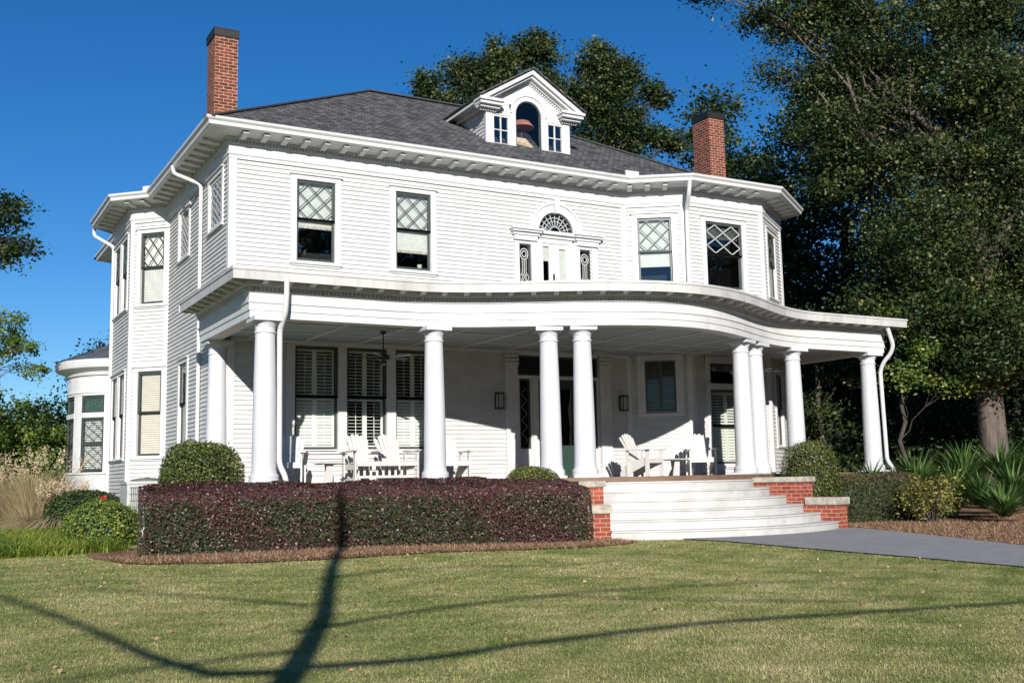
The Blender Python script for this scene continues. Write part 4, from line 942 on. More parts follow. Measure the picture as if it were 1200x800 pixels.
def limb(m, a, b, r0, r1, rr, n=7, wob=.08):
    a = Vector(a); b = Vector(b); L = (b-a).length; pts = []; rad = []
    for i in range(n+1):
        u = i/n; w = L*wob*math.sin(PI*u); q = a.lerp(b, u)+Vector((rr.normal()*w*.5, rr.normal()*w*.5, rr.normal()*w*.3+L*.06*math.sin(PI*u))); pts.append(q); rad.append(r0+(r1-r0)*u)
    m.tube(pts, rad, 7); return pts
def tree(name, label, base, trunk, blobs, leafm, lsize, seed, group=None, barkm='darkbark', tr0=.35, lean=(0, 0), extra=None, trunk_top=None, clsz=.6, cat='tree'):
    rr = np.random.default_rng(seed); t = thing(name, label, cat, base, 0, group); B0 = Vector(base)
    m = MB(); top = Vector((lean[0], lean[1], trunk)); tp = limb(m, (0, 0, -.5), top, tr0*1.25, tr0*.55, rr, 9, .03)
    allP = []; allT = []
    for (bx_, by_, bz_, rx, ry, rz_, n) in blobs:
        c = Vector((bx_, by_, bz_)); zt_w = bz_*.62; j = min(range(3, len(tp)), key=lambda q: abs(tp[q].z-zt_w)); st_ = tp[j]
        bp = limb(m, st_, c, tr0*.20, tr0*.07, rr, 6, .10)
        for _ in range(4):
            d = Vector(rr.normal(size=3)); d.normalize(); e = c+Vector((d.x*rx*.8, d.y*ry*.8, abs(d.z)*rz_*.8)); limb(m, bp[int(rr.integers(3, 6))], e, tr0*.10, tr0*.03, rr, 5, .1)
        k = max(10, int(n/85)); P, idx, tv = ellip_leaves((bx_, by_, bz_), (rx, ry, rz_), n, rr, .35, (k, clsz))
        allP.append(P); allT.append(np.clip(tv*.75+rr.random(n)*.40-.08, 0, 1))
    if extra: extra(m)
    smooth_by_angle(m.build('trunk', barkm, t), 60)
    P = np.concatenate(allP); T = np.concatenate(allT)
    leaves('crown', P, lsize, LM[leafm], t, T, .6, seed=seed)
    return t
def shrub(name, label, c, r, n, lsize, leafm, seed, parent=None, group=None, cat='shrub', pw=2.4, tintf=None, bump=.05, stems=True):
    # clipped shrub: superellipsoid shell of leaves on a solid core with the inner shade put into its colour
    rr = np.random.default_rng(seed); t = thing(name, label, cat, (c[0], c[1], c[2]-r[2]), 0, group)
    d = rr.normal(size=(n, 3)); d /= (np.abs(d)**pw).sum(1)[:, None]**(1/pw); rad = 1-.18*rr.random(n)**1.3+.05*(rr.random(n) > .93); P = d*rad[:, None]*np.array(r)
    nz_ = vnoise(P, 4.5, seed)*bump; P *= (1+nz_)[:, None]; P[:, 2] += r[2]
    T = rr.random(n) if tintf is None else tintf(P, rr)
    nn = d*np.array([1/q for q in r]); nn /= np.linalg.norm(nn, axis=1)[:, None]
    leaves('foliage', P, lsize, LM[leafm], t, T, .6, nn, .8, seed)
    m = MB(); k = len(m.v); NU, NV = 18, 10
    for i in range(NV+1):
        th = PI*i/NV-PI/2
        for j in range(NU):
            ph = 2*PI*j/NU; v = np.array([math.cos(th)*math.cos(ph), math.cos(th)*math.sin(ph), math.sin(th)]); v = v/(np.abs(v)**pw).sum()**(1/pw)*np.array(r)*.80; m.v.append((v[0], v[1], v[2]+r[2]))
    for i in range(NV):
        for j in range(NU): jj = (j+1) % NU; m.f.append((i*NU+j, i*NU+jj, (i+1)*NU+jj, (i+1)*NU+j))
    m.build('shade_core', 'core', t); return t
def hedge(name, label, path, width, z0, z1, n, lsize, leafm, seed, tintf, shoulder=.25, cat='hedge', wave=.03, slope=0.):
    # path = front line; hedge extends behind it (left-hand side) by width
    rr = np.random.default_rng(seed); P_ = [Vector(p) for p in path]; segL = [(b-a).length for a, b in zip(P_[:-1], P_[1:])]; L = sum(segL); cum = np.cumsum([0]+segL)
    x0, y0_ = path[0]; t = thing(name, label, cat, (x0, y0_, z0))
    hgt = z1-z0; per = [hgt, width, hgt]; tot = sum(per)
    def pos(s, w, z):                       # vectorised
        s = np.clip(s, 0, L-1e-6); i = np.searchsorted(cum, s, side='right')-1; i = np.clip(i, 0, len(segL)-1)
        pa = np.array([tuple(p) for p in P_]); d = (pa[i+1]-pa[i])/np.array(segL)[i][:, None]; nrm = np.stack([-d[:, 1], d[:, 0]], 1)
        q = pa[i]+d*(s-cum[i])[:, None]+nrm*w[:, None]; return np.concatenate([q, z[:, None]], 1), nrm, d
    ne = int(n*.10); u = rr.random(n)*(per[0]+per[1]*1.15+.25*per[2]); s = rr.random(n)*L
    w = np.where(u < hgt, 0, np.where(u < hgt+width, u-hgt, width)); z = np.where(u < hgt, u, np.where(u < hgt+width, hgt, hgt-(u-hgt-width)))
    e = rr.random(n) < .07; s = np.where(e, np.where(rr.random(n) < .5, 0, L), s); w = np.where(e, rr.random(n)*width, w); z = np.where(e, rr.random(n)*hgt, z)
    # round shoulders via superellipse of cross-section
    cw, cz = (w-width/2)/(width/2), (z-hgt*.0)/hgt; pw = 5.; k = (np.abs(cw)**pw+np.abs(cz)**pw)**(1/pw); k = np.maximum(k, 1e-3); cw /= k; cz /= k
    es = np.abs(s-L/2)/(L/2); sh_ = np.where(es > 1-.35/L*2, 1-.10*((es-(1-.35/L*2))/(.35/L*2))**2, 1)
    dep = 1-.10*rr.random(n)**1.5; w = cw*dep*sh_*width/2+width/2; z = cz*dep*(1-.03*(1-sh_)*10)*hgt
    z = z*(1-slope*np.clip(1-w/width, 0, 1)**1.2*np.clip(z/hgt, 0, 1)**3/hgt); Q, nr, d = pos(s, w, z); bumpv = vnoise(Q, 1.6, seed)*wave+vnoise(Q, 5, seed+2)*wave*.7
    N3 = np.stack([nr[:, 0]*cw, nr[:, 1]*cw, np.clip(cz, 0, 1)**3*1.2], 1); Q += N3*bumpv[:, None]
    Q[:, 2] += z0; T = tintf(Q, rr, (Q[:, 2]-z0)/hgt, cw)
    leaves('foliage', Q-np.array([x0, y0_, z0]), lsize, LM[leafm], t, T, .62, N3+1e-4, .7, seed)
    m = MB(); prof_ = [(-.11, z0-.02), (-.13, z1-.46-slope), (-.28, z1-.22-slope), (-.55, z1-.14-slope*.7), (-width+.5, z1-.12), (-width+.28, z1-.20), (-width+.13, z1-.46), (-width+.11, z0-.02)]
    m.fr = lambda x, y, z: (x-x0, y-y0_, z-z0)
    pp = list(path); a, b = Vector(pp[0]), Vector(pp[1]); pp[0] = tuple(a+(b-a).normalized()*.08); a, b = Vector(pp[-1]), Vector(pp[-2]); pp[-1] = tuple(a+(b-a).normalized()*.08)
    m.sweep(pp, [(o_, z_) for o_, z_ in prof_]); m.build('shade_core', 'core', t); return t  # solid core, near-black colour painted as the shade between the leaves
def blades(name, P, h, w, mt, parent, tint=None, splay=.8, seed=0, bend=.4, seg=3, dirs=None, kind=None):
    r = np.random.default_rng(seed); N = len(P); P = np.asarray(P, float)
    if dirs is None: d = r.normal(size=(N, 3)); d[:, 2] = 0; d /= np.linalg.norm(d, axis=1)[:, None]; d = d*splay*((.2+.8*r.random(N)) if splay > 3 else r.random(N))[:, None]; d[:, 2] = 1
    else: d = dirs.copy()
    d /= np.linalg.norm(d, axis=1)[:, None]; hh = h*(.65+.7*r.random(N)); hor = d.copy(); hor[:, 2] = 0; hl = np.linalg.norm(hor, axis=1)[:, None]+1e-6; hor /= hl
    side = np.stack([-hor[:, 1], hor[:, 0], np.zeros(N)], 1); rows = []
    for k in range(seg+1):
        u = k/seg; c = P+d*(hh*u)[:, None]+(hor*(bend*u*u*hh)[:, None])-np.array([0, 0, 1])*(bend*.6*u*u*u*hh)[:, None]
        ww = (w*(1-u)**.7*.5+.0006)*np.ones(N); rows += [c-side*ww[:, None], c+side*ww[:, None]]
    V = np.stack(rows, 1); nv = 2*(seg+1); V = V.reshape(-1, 3)
    base = (np.arange(N)*nv)[:, None, None]; q = np.array([[2*k, 2*k+1, 2*k+3, 2*k+2] for k in range(seg)])[None]; Fi = (base+q).reshape(-1).astype(np.int32); NF = N*seg
    me = bpy.data.meshes.new(name); me.vertices.add(len(V)); me.vertices.foreach_set('co', V.astype(np.float32).ravel()); me.loops.add(4*NF); me.loops.foreach_set('vertex_index', Fi)
    me.polygons.add(NF); me.polygons.foreach_set('loop_start', np.arange(0, 4*NF, 4, dtype=np.int32)); me.polygons.foreach_set('loop_total', np.full(NF, 4, np.int32)); me.update()
    tv = r.random(N) if tint is None else np.clip(tint, 0, 1); at = me.attributes.new('tint', 'FLOAT', 'POINT'); at.data.foreach_set('value', np.repeat(tv, nv).astype(np.float32))
    me.materials.append(mt); o = bpy.data.objects.new(name, me); COL.objects.link(o)
    if parent: o.parent = parent
    if kind: o['kind'] = kind
    return o

# ------------------------------------------------------------------ hedge and shrubs
def tint_maroon(Q, r, hz, cw):
    p = np.clip((hz-.66)/.14, 0, 1)*.9+.36+.22*np.clip((Q[:, 0]-1.5)/2.5, 0, 1)+.40*(vnoise(Q, 1.3, 5) > .3); s = r.random(len(Q)) < p
    side = r.random(len(Q))*.46; return np.where(s, .5+.5*r.random(len(Q))**1.8, side)
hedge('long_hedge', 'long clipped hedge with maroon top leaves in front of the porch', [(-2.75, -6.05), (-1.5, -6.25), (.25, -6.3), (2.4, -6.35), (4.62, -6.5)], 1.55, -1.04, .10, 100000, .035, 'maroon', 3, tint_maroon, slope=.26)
def tint_box(P, r): return np.clip(r.random(len(P))*.75+.28*(vnoise(P, 2.2, 1) > .55), 0, 1)
shrub('round_shrub', 'big rounded boxwood shrub standing above the left end of the maroon hedge', (-1.52, -4.35, .03), (.63, .62, .68), 17000, .042, 'box', 21, tintf=tint_box, pw=3.1, group='clipped round shrubs')
shrub('round_shrub', 'low domed green shrub at the foot of the central column pair', (4.35, -4.9, -.12), (.52, .48, .36), 8000, .036, 'box', 22, tintf=lambda P, r: np.clip(r.random(len(P))*.8+.2, 0, 1), group='clipped round shrubs')
shrub('round_shrub', 'rounded boxwood shrub behind the brick pier right of the steps', (11.25, -4.9, -.25), (.56, .56, .95), 17000, .038, 'box', 23, pw=3.0, tintf=lambda P, r: r.random(len(P))*.85, group='clipped round shrubs')
def tint_ab(Q, r, hz, cw): return np.clip(r.random(len(Q))*.6+.35*(hz > .85), 0, 1)
hedge('low_hedge', 'low brownish green clipped hedge right of the steps below the last columns', [(12.05, -5.1), (13.4, -5.2), (14.55, -5.15)], 1.0, -1.1, -.02, 24000, .045, 'abelia', 31, tint_ab)
shrub('round_shrub', 'small clipped green shrub at the right end of the low hedge', (14.75, -5.35, -.62), (.42, .45, .50), 6000, .04, 'deep', 37, tintf=lambda P, r: .3+r.random(len(P))*.7, group='clipped round shrubs')
shrub('leafy_shrub', 'dark green shrub with a red bloom beside the air conditioner', (-2.1, 4.2, -.55), (.85, .8, .52), 9000, .06, 'deep', 41, tintf=lambda P, r: .35+.65*r.random(len(P)))
fl = thing('red_flower', 'single red bloom on the dark shrub by the air conditioner', 'flower', (-1.85, 3.42, -.22)); leaves('petals', rng.normal(size=(40, 3))*.03, .06, LM['red'], fl, aspect=.9)
shrub('leafy_shrub', 'bright green loose shrub against the left end of the maroon hedge', (-2.6, -1.6, -.70), (.62, .9, .48), 9000, .05, 'bright', 43, bump=.12)
# pampas
def pampas(c, n, h, seed, label, bend=.55):
    rr = np.random.default_rng(seed); t = thing('ornamental_grass', label, 'ornamental grass', c, 0, 'tan grass clumps at the left')
    P = rr.normal(size=(n, 3))*np.array([.22, .22, 0]); blades('blades', P, h, .012, LM['pampas'], t, rr.random(n)*.75, .9, seed, bend, 5)
    k = 34; Q = rr.normal(size=(k, 3))*np.array([.18, .18, 0]); d = rr.normal(size=(k, 3)); d[:, 2] = 0; d *= .32; d[:, 2] = 1; d /= np.linalg.norm(d, axis=1)[:, None]
    blades('stalks', Q, h*1.25, .008, LM['pampas'], t, .5+.3*rr.random(k), .3, seed+1, .15, 4, d)
    pts = []; 
    for i in range(k):
        for j in range(34): u = .92+.28*rr.random(); pts.append(Q[i]+d[i]*h*1.2*u+rr.normal(size=3)*.022)
    leaves('plumes', np.array(pts), .055, LM['pampas'], t, np.full(len(pts), .62), .4, seed=seed)
pampas((-2.95, 6.4, -1.0), 2600, 1.45, 51, 'tall tan plumed grass clump left of the sunroom', .25)
pampas((-2.55, 4.9, -1.0), 2200, .85, 52, 'lower drooping tan grass clump beside the dark shrub', 1.3)
pampas((-3.6, 7.5, -1.0), 2200, 1.15, 53, 'tan plumed grass clump at the left edge of the photo')
# border grass
rr = np.random.default_rng(61); n = 26000; X = -6.2+4.0*rr.random(n); Y = -5.2+9.0*rr.random(n); keep = (X < -2.55-.12*np.maximum(0, Y+1)*0) & (Y > -4.6+.9*(X+5)*.2); X, Y = X[keep], Y[keep]
bo = blades('border_grass', np.stack([X, Y, np.array([gz(a, b) for a, b in zip(X, Y)])], 1), .30, .014, LM['lily'], None, np.clip(rr.random(len(X))*.8+.2*np.sin(X*3), 0, 1), 1.1, 62, .6, 3, kind='stuff')
tag(bo, 'long bright green border grass left of the hedge', 'grass')
# yuccas
def yucca(c, n, h, label, seed):
    rr = np.random.default_rng(seed); t = thing('yucca', label, 'yucca', c, 0, 'spiky yuccas right of the porch')
    d = rr.normal(size=(n, 3)); d[:, 2] = np.abs(d[:, 2])*.9+.12; blades('leaves', np.zeros((n, 3))+rr.normal(size=(n, 3))*.03, h, .065, LM['yucca'], t, rr.random(n), 1, seed, .12, 3, d)
yucca((14.2, -3.9, -.25), 110, .62, 'spiky green yucca behind the low hedge, left of the last column', 71)
yucca((15.6, -4.2, -.4), 80, .55, 'small yucca just right of the last column', 72)
for i, (x, y, z, h, lb) in enumerate([(15.3, -5.3, -.6, .75, 'yucca right behind the yellow leaved shrub, nearest the porch'), (16.2, -4.9, -.2, .85, 'tall yucca left in front of the big trunk'), (14.3, -7.3, -.9, .6, 'low yucca with leaves hanging over the straw at the right edge of the photo'),
                                      (17.0, -5.3, -.15, .9, 'tall yucca right below the big trunk'), (15.0, -6.3, -.75, .75, 'yucca between the yellow leaved shrub and the right edge'), (17.4, -6.2, -.3, .9, 'tall yucca at the right edge of the photo'), (15.6, -6.6, -.6, .8, 'yucca at the right edge just above the low one'), (15.0, -4.5, -.35, .85, 'yucca between the low hedge and the trunk')]):
    yucca((x, y, z), 300, h, lb, 73+i)

# variegated shrub
t = thing('yellow_shrub', 'sparse yellow leaved shrub with bare stems in the right bed', 'shrub', (13.5, -6.15, -1.12)); rr = np.random.default_rng(81); m = MB(); tips = []
for i in range(46):
    a = rr.random()*2*PI; s = .25+.4*rr.random(); e = (math.cos(a)*s, math.sin(a)*s, .35+.60*rr.random()); m.tube([(math.cos(a)*.05, math.sin(a)*.05, 0), (e[0]*.5, e[1]*.5, e[2]*.55), e], [.012, .008, .004], 5); tips.append(e)
m.build('stems', 'bark', t); tips = np.array(tips); leaves('foliage', tips[rr.integers(0, 46, 2600)]*np.array([1, 1, .92])+rr.normal(size=(2600, 3))*np.array([.10, .10, .13]), .062, LM['flax'], t, aspect=.5)
# straw needles
rr = np.random.default_rng(91)
def scatter(n, x0, x1, y0, y1, test, h, w, lm, name, label, seed, cat='pine straw', tint=None, splay=3.6):
    X = x0+(x1-x0)*rr.random(n); Y = y0+(y1-y0)*rr.random(n); k = test(X, Y); X, Y = X[k], Y[k]; Z = np.array([gz(a, b) for a, b in zip(X, Y)])+.02
    o = blades(name, np.stack([X, Y, Z], 1), h, w, LM[lm], None, tint(X, Y) if tint else None, splay, seed, .1, 2, kind='stuff'); return tag(o, label, cat)
BEDX, BEDY = [-3.15, -2.9, -1.9, -.9, -.2, 1.0, 2.4, 3.6, 4.6, 5.25], [-6.9, -7.3, -8.0, -8.15, -8.1, -7.85, -7.75, -7.6, -7.35, -6.9]
scatter(48000, -3.15, 5.2, -8.3, -5.9, lambda X, Y: Y > np.interp(X, BEDX, BEDY)+.05*np.sin(X*7)+.10*rr.random(len(X))-.05, .075, .008, 'straw', 'straw_needles', 'rust brown pine straw strip along the foot of the maroon hedge', 92)
scatter(60000, 9.0, 19, -13, -4.6, lambda X, Y: (X > np.interp(Y, [-13, -12.5, -10.3, -9.2, -8, -6.3], [8.8, 8.9, 9.63, 9.93, 10.28, 10.93])+.04*np.sin(Y*11)), .08, .009, 'straw', 'straw_needles', 'rust brown pine straw under the plants right of the walk', 93)
# lawn blades
def lawn_test(X, Y):
    onwalk = (X > 6.2-.05*(Y+8)) & (Y > -13.7+(X-5.6)*.0) & (Y > -14.06+(X-5.4)*.9) & (Y > -9.5-(X-9.57)*2.2-3.0)
    # walk left edge
    edge = np.interp(Y, [-16, -13.3, -11.5, -10.3, -8.8, -7.6, -6.9], [6.5, 6.5, 6.45, 6.35, 6.3, 6.25, 6.22])+.05*np.sin(Y*9)+.03*np.sin(Y*23)
    bed = (Y > np.interp(X, BEDX, BEDY)+.04*np.sin(X*9)+.02*np.sin(X*31)) & (X > -3.15) & (X < 5.25); return (X < edge+.05+.09*rr.random(len(X))) & ~bed & ~((Y > -4.3) & (X < -2.7)) & (Y < -6.75+np.where(X < -2.9, 2.6, 0)+np.where(X > 4.9, .6, 0))
def lawn_tint(X, Y):
    P = np.stack([X, Y, X*0], 1); v = vnoise(P, .8, 3)*.3+vnoise(P, 2.1, 4)*.35+vnoise(P*np.array([1, 1.6, 1]), 5.3, 6)*.45; return .44+.38*v+rr.random(len(X))*.30-.08
def lawn(n, y0, y1, h, w, seed, label):
    X = -8.5+17.5*rr.random(n); Y = y0+(y1-y0)*rr.random(n); k = lawn_test(X, Y) & (X > -5.6+(Y+22)*-.06-.3-0*X) & (X < -5.64+(Y+22)*1.32+1.0); X, Y = X[k], Y[k]; Z = np.array([gz(a, b) for a, b in zip(X, Y)])
    o = blades('grass', np.stack([X, Y, Z], 1), h, w, LM['grass'], None, lawn_tint(X, Y), 2.2, seed, .5, 2, kind='stuff'); tag(o, label, 'grass')
lawn(900000, -18.8, -11.5, .024, .0045, 101, 'short mown lawn grass in the foreground'); lawn(420000, -11.5, -4.0, .026, .007, 102, 'short mown lawn grass nearer the hedge')

# ------------------------------------------------------------------ trees
gr_ = 'trees behind the house'
tree('oak_tree', 'tree crown rising behind the ridge and the left side of the dormer', (16.5, 20.5, -1), 15.5, [(-1.8, 1.2, 19.3, 0.85, 0.72, 0.6, 2100), (-1.1, 0.9, 18.7, 0.7, 0.57, 0.51, 1500), (-0.3, 0.3, 19.9, 1.1, 0.97, 0.86, 3600), (1.0, -0.6, 20.4, 1.2, 1.18, .95, 4800), (0.3, 0.1, 18.8, 1.2, 1.0, 0.95, 4200), (2.5, -1.5, 20.8, 1.1, 1.08, 0.96, 4400), (1.6, -0.7, 18.8, 1.5, 1.25, 1.2, 6000), (3.1, -1.6, 18.9, 1.1, 1.0, 1., 4200)],
     'oak', .15, 201, gr_, 'darkbark', .32, clsz=.28)
tree('oak_tree', 'tree crown right of the dormer with small side boughs against the sky', (20.5, 18.5, -1), 14.5, [(1.1, -0.8, 20.3, 1.1, 0.97, 0.86, 4000), (2.0, -1.2, 19.5, 1.2, 1.08, 0.96, 4600), (0.8, -0.4, 18.7, 1.3, 1.15, 1.02, 4800), (1.9, -1.0, 18.0, 1.5, 1.29, 1.2, 6200), (3.3, -1.8, 19.0, 0.65, 0.5, 0.42, 1200), (3.8, -2.0, 18.5, 0.6, 0.5, 0.4, 1100), (2.8, -1.3, 16.8, 1.3, 1.08, 1.05, 4600), (1.2, -0.4, 16.8, 1.5, 1.25, 1.2, 5200), (4.2, -2.0, 16.5, 0.85, 0.72, 0.64, 1900)],
     'oak', .15, 205, gr_, 'darkbark', .32, clsz=.28)
def big_extra(m):
    def L(pts, rad): m.tube([Vector(p) for p in pts], rad, 8)
    L([(.1, .2, 7.6), (-.9, 1.6, 9.0), (-1.9, 2.4, 10.4), (-1.7, 2.0, 12.1), (-1.6, 1.2, 13.2), (-2.1, 1.5, 15.2), (-2.3, 2.4, 16.6)], [.24, .20, .17, .15, .13, .10, .06])
    L([(.3, .3, 7.0), (-.3, .6, 10.0), (-.2, .2, 12.2), (0.4, -.2, 15.2), (.5, .1, 18)], [.34, .30, .26, .20, .12])
    L([(0, .2, 8.6), (-.9, .2, 10.6), (-1.5, .6, 11.4), (-2.1, 1.4, 12.0)], [.20, .16, .12, .09])
    L([(.3, 0, 6.8), (1.2, -.8, 9.2), (2.2, -1.4, 11.5)], [.26, .2, .12])
tree('oak_tree', 'huge oak at the right edge with a thick pale trunk and olive leaves', (21.3, -2.0, -1), 8.5,
     [(-.6, -.4, 5.2, 2.4, 2.2, 1.4, 17000), (1.2, -1.2, 6.8, 2.6, 2.3, 2.0, 18000), (-2.0, .2, 7.4, 1.9, 1.8, 1.7, 14000), (.4, -.8, 9.6, 2.4, 2.2, 1.7, 16000), (2.6, -1.5, 9.8, 2.2, 2, 2.0, 11000), (-1.2, .6, 13.8, 2.0, 1.9, 1.4, 11000), (1.6, -.6, 13.6, 2.4, 2.2, 2.0, 13000),
      (-3.0, 2.2, 15.8, 1.9, 1.8, 1.2, 8000), (.2, .6, 16.6, 2.6, 2.2, 1.7, 12000), (3.2, -1.0, 5.2, 2.0, 2, 2.2, 10000), (2.8, -1.2, 15.8, 2.2, 2, 2, 9000), (-2.8, 1.4, 5.6, 1.2, 1.2, 1.0, 4500), (-4.4, 3.2, 17.4, 1.5, 1.2, .9, 4400), (-2.6, 2.4, 10.4, 1.7, 1.6, 1.6, 9000), (-.6, 1.8, 11.6, 1.9, 1.6, 1.4, 8000), (-2.2, 2.6, 13.4, 1.5, 1.4, 1.0, 6000), (-5.6, 4.6, 16.2, .9, .9, .5, 1600), (-.5, -1.0, 4.1, 1.7, 1.4, .75, 8000), (1.1, -1.6, 4.2, 1.7, 1.5, .8, 8000), (-4.0, 2.7, 14.4, 1.1, 1, .9, 3800), (-2.8, 2.1, 14.8, 1.3, 1.2, .9, 5000), (-4.7, 3.2, 13.0, .6, .6, .4, 900), (-3.3, 2.4, 12.6, 1.1, 1, .8, 4200), (-5.0, 3.3, 14.9, .7, .6, .4, 1300), (-.8, -.9, 12.0, 1.7, 1.5, 1.1, 8000), (.6, -1.4, 11.4, 1.6, 1.4, 1.0, 7000), (-2.2, 1.2, 11.9, 1.4, 1.2, .9, 2600), (-1.6, .4, 9.9, 1.3, 1.1, .9, 3500), (-2.6, 1.6, 13.5, 1.2, 1.1, .7, 2200), (-.2, -.8, 14.6, 1.6, 1.3, 1.0, 7000), (2.0, -1.9, 12.2, 1.5, 1.3, 1.1, 6500), (-3.4, 2.0, 11.2, 1.0, .9, .8, 3500)],
     'oak', .105, 211, None, 'bark', .36, extra=big_extra, clsz=.30)
tree('dark_tree', 'dark dense tree between the right chimney and the big oak', (26, 7.5, -1), 10, [(-2.4, 1, 8.5, 2.6, 2.4, 2.6, 9000), (.8, 0, 8.5, 2.8, 2.4, 2.8, 10000), (-1.4, .5, 12.0, 2.6, 2.2, 2.2, 7000), (1.8, 0, 13.0, 2.8, 2.4, 2.6, 8000), (-1.2, .4, 14.9, 1.8, 1.6, 1.2, 3600), (1.0, .4, 15.9, 1.9, 1.8, 1.5, 4600), (-2.2, .6, 4.8, 2.6, 2.4, 2.3, 8000), (1.5, 0, 4.5, 2.8, 2.4, 2.6, 8000), (3.6, -1, 9.5, 2.2, 2, 3, 6000), (3.2, -.4, 17.2, 2, 2, 1.8, 4500)],
     'deep', .17, 221, gr_, clsz=.5)
tree('dark_tree', 'dark tree whose top shows just behind and left of the right chimney', (26.5, 17, -1), 12, [(-2.8, 0, 13.9, 1.7, 1.6, 1.3, 3000), (.9, 0, 16.6, 1.2, 1.2, 1.4, 2600), (2.9, 0, 15.4, 2.0, 1.9, 1.7, 4200), (-.4, 0, 12.5, 3.4, 2.4, 2.3, 8000), (3.4, 0, 12.0, 3, 2.4, 2.2, 6000), (-4.4, .5, 12.6, 1.3, 1.3, 1.2, 1700), (1.2, 0, 18.6, 1.2, 1.2, 1.0, 1600)],
     'deep', .20, 231, gr_, clsz=.5)
for i, (x, y, h, lb) in enumerate([(33, 6, 17, 'tall dark tree far behind the big oak'), (31, 14, 10, 'dark tree filling the gap left of the big oak'), (29, -3, 19, 'dark tree beyond the big oak at the far right'), (38, 12, 13, 'distant dark tree behind the right hand trees')]):
    rr2 = np.random.default_rng(240+i); bl_ = [(rr2.normal()*2.2, rr2.normal()*1.6, 3.0+k*(h-4)/9, 2.8, 2.6, 1.9, 3600) for k in range(10)]
    tree('dark_tree', lb, (x, y, -1), h*.7, bl_, 'deep', .24, 241+i, gr_, clsz=.6)
# understory
for i, (x, y, r, h, lb) in enumerate([(19.5, 3.5, 2.2, 3.0, 'dark evergreen shrub seen under the porch roof between the last columns'), (23, 1.5, 2.3, 3.2, 'dark evergreen shrub behind the last column'), (24.5, -1.5, 2.2, 2.6, 'dark evergreen shrub behind the big oak trunk'), (27.5, -4, 2.4, 3.0, 'dark evergreen shrub at the right edge behind the trunk'), (21.5, 7, 2.6, 3.6, 'dark evergreen shrub deep in the shade behind the bay'), (26, 4, 2.6, 3.4, 'dark evergreen shrub far back under the dark trees')]):
    rr2 = np.random.default_rng(260+i); t = thing('understory_shrub', lb, 'shrub', (x, y, -1.1), 0, 'shrubs under the right hand trees'); n = 9000
    P, _, tv = ellip_leaves((0, 0, h*.5), (r, r*.9, h*.62), n, rr2, .4, (160, .35)); leaves('foliage', P, .16, LM['deep'], t, tv*.7+.3*rr2.random(n), seed=i)
    m = MB()
    for k in range(7): a = k*.9; limb(m, (.1*math.cos(a), .1*math.sin(a), -.1), (r*.7*math.cos(a), r*.7*math.sin(a), h*.9), .05, .015, rr2)
    m.build('stems', 'darkbark', t)
tree('young_tree', 'thin young tree with lit leaves beside the last porch column', (18.9, -.9, -1.1), 4.4, [(.2, -.6, 4.6, .9, .8, .5, 1200), (-.9, -1.0, 3.7, .7, .6, .35, 650), (.9, -1.0, 3.5, .8, .7, .35, 700), (-.2, 0, 5.4, .8, .8, .5, 900)], 'bright', .10, 295, None, 'darkbark', .07, clsz=.2)
tree('young_tree', 'slim tree in the shade between the two right hand columns', (19.2, 2.6, -1.1), 5.6, [(.2, -.6, 4.4, 1.0, .8, .6, 900), (-.9, -1.0, 3.2, .8, .6, .4, 500), (.2, 0, 5.8, 1.2, .8, .7, 1200)], 'oak', .11, 297, None, 'bark', .09, clsz=.22)
# left side
tree('oak_tree', 'tree bough reaching in from the left edge against the blue sky', (-6.5, 6.5, -1), 6.8, [(2.5, 0.8, 7.8, 0.6, 0.54, 0.48, 1700), (2.9, 0.7, 7.1, 0.5, 0.43, 0.36, 1100), (2.3, 1.0, 6.8, 0.65, 0.58, 0.5, 1700), (2.8, 0.6, 8.1, 0.43, 0.39, 0.3, 700), (1, 0, 8, 1.2, 1.2, 1.2, 3000), (-1, 0, 7.5, 2, 2, 2, 3000)], 'deep', .10, 271, 'trees at the left', clsz=.17, tr0=.2)
tree('young_tree', 'airy branches over the green thicket at the left edge', (-5.5, 17, -1), 5.0, [(2.8, 4.8, 6.7, 0.96, 0.86, 0.5, 1000), (3.5, 4.5, 6.2, 0.57, 0.52, 0.3, 420), (2.6, 5.0, 5.9, 1.27, 1.15, .8, 1500), (3.1, 4.5, 7.3, 0.7, 0.63, 0.4, 420), (3.9, 4.4, 5.4, 0.5, 0.4, 0.3, 350), (1.4, 3, 6.4, 1, 1, .8, 900)], 'bright', .12, 275, 'trees at the left', clsz=.18, tr0=.12)
for i, (x, y, r, h, lf, lb) in enumerate([(-2.9, 17.5, 2.0, 4.3, 'bright', 'sunlit green shrub left of the sunroom'), (-4.4, 16.5, 2.2, 4.4, 'bright', 'green shrub at the far left edge'), (-1.3, 16.2, 1.5, 4.0, 'bright', 'green shrub right against the sunroom wall'), (-4.4, 12.5, 1.3, 1.5, 'deep', 'dark green low shrub behind the tan grass')]):
    rr2 = np.random.default_rng(280+i); t = thing('thicket_shrub', lb, 'shrub', (x, y, -1.1), 0, 'shrubs behind the sunroom'); n = 20000
    P, _, tv = ellip_leaves((0, 0, h*.5), (r, r, h*.55), n, rr2, .45, (300, .24)); leaves('foliage', P, .12, LM[lf], t, tv*.6+.4*rr2.random(n), seed=i)
    m = MB()
    for k in range(7): a = k*.9; limb(m, (.1*math.cos(a), .1*math.sin(a), -.1), (r*.7*math.cos(a), r*.7*math.sin(a), h*.9), .05, .015, rr2)
    m.build('stems', 'darkbark', t)
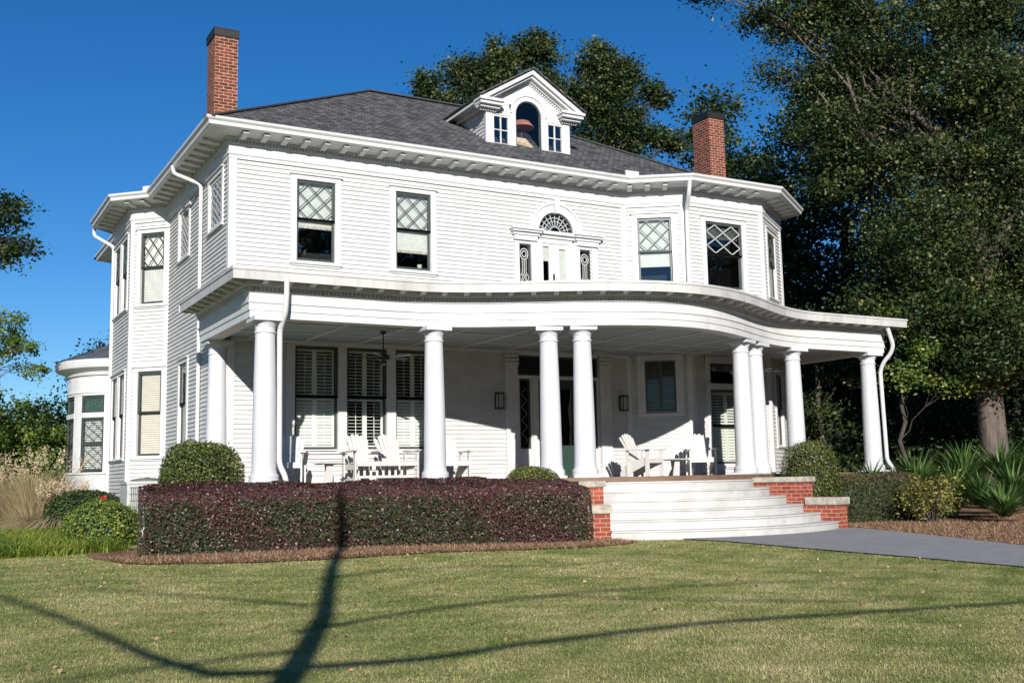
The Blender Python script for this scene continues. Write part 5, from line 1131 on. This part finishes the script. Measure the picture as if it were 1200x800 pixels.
tree('dark_tree', 'small dark tree top showing above the sunroom roof', (1.6, 24, -1), 5, [(0, 0, 6.3, 1.2, 1.2, .8, 2600), (.8, 0, 5.2, 1.4, 1.2, 1, 2500), (-.9, 0, 5.2, 1.0, 1, .9, 1800)], 'deep', .14, 291, 'trees at the left', clsz=.28, tr0=.15)
# tree behind the photographer that throws the trunk and limb shadows
te = math.tan(SUN_EL); dh = Vector((math.sin(SUN_AZ), math.cos(SUN_AZ)))
bs = (-7.0, -23.75)
def over(gx, gy, h): g0 = gz(gx, gy); return Vector((gx-dh.x*h/te, gy-dh.y*h/te, g0+h))
t = thing('bare_tree', 'bare tree behind the photographer throwing the trunk shadow over the lawn', 'tree', (bs[0], bs[1], gz(*bs)))
m = MB(); o0 = Vector((bs[0], bs[1], gz(*bs))); m.fr = lambda x, y, z: (x-o0.x, y-o0.y, z-o0.z)
tp = []
for k in range(12):
    u = k/11; s = -.5+u*23.2; hgt_ = max(-.4, s*te); gx, gy = bs[0]+dh.x*s, bs[1]+dh.y*s
    tp.append(Vector((bs[0]+.06*math.sin(k*1.3)*(1 if k > 1 else 0)-(.05*max(0, k-8)), bs[1]+.05*math.cos(k*1.7), o0.z+hgt_)))
m.tube(tp, [.15, .13, .118, .11, .105, .10, .095, .09, .09, .085, .078, .05], 12)
def shade_limb(G, hs, r): m.tube([over(x, y, h) for (x, y), h in zip(G, hs)], r, 8)
shade_limb([(-3.45, -15.2), (-2.6, -15.35), (-1.8, -15.2), (-.2, -15.1), (1.6, -15.25), (3.8, -15.3)], [3.55, 3.6, 3.7, 3.75, 3.8, 3.85], [.045, .042, .038, .036, .034, .03])
shade_limb([(-3.5, -15.3), (-3.95, -15.1), (-4.15, -14.3), (-4.35, -12.6), (-4.75, -10.2), (-5.4, -8)], [3.5, 3.6, 3.7, 4.2, 5.0, 5.5], [.045, .05, .045, .035, .03, .02])
shade_limb([(-3.3, -14.6), (-4.2, -14.7), (-5.0, -14.9)], [3.8, 4.3, 4.8], [.03, .022, .015])
shade_limb([(-3.0, -13.8), (-1.6, -13.2), (.2, -12.9), (2.6, -12.9), (5, -13.3)], [4.1, 4.8, 5.2, 5.6, 5.9], [.035, .03, .024, .02, .012])
shade_limb([(-2.4, -12.4), (-3.2, -11.0), (-4.0, -9.8)], [4.7, 5.4, 5.9], [.03, .02, .012])
shade_limb([(-.2, -12.95), (.8, -14.0), (2.0, -14.6), (4.0, -14.4)], [5.15, 5.4, 5.6, 5.8], [.02, .018, .014, .01])
shade_limb([(-1.6, -10.3), (-.2, -9.8), (1.6, -10.3), (3.5, -9.6)], [5.7, 6.2, 6.5, 6.8], [.03, .022, .018, .01])
m.build('trunk', 'darkbark', t)

rr = np.random.default_rng(311); Pw = []; Tw = []
for k in range(34):
    a = R(-12+k*2.6); d_ = 62+10*rr.random(); c = (-5+math.sin(a)*d_, -8-math.cos(a)*d_, 6+3*rr.random())
    P, _, tv = ellip_leaves(c, (5.5, 5.5, 12+3*rr.random()), 5200, rr, .3, (110, 1.2)); Pw.append(P); Tw.append(tv)
lw_ = leaves('street_wood', np.concatenate(Pw), 1.15, LM['deep'], None, np.concatenate(Tw), .8, seed=5, kind='stuff'); tag(lw_, 'dark wood across the street, mirrored in the window panes', 'wood')

# fallen leaves on the lawn
rr = np.random.default_rng(401); n = 420; X = -6+13*rr.random(n); Y = -16.5+10*rr.random(n); k = lawn_test(X, Y); X, Y = X[k], Y[k]
fl_ = leaves('fallen_leaves', np.stack([X, Y, np.array([gz(a, b) for a, b in zip(X, Y)])+.022], 1), .045, LM['straw'], None, .2+.6*rr.random(len(X)), .6, seed=9, kind='stuff'); tag(fl_, 'few brown fallen leaves scattered over the lawn', 'fallen leaves')
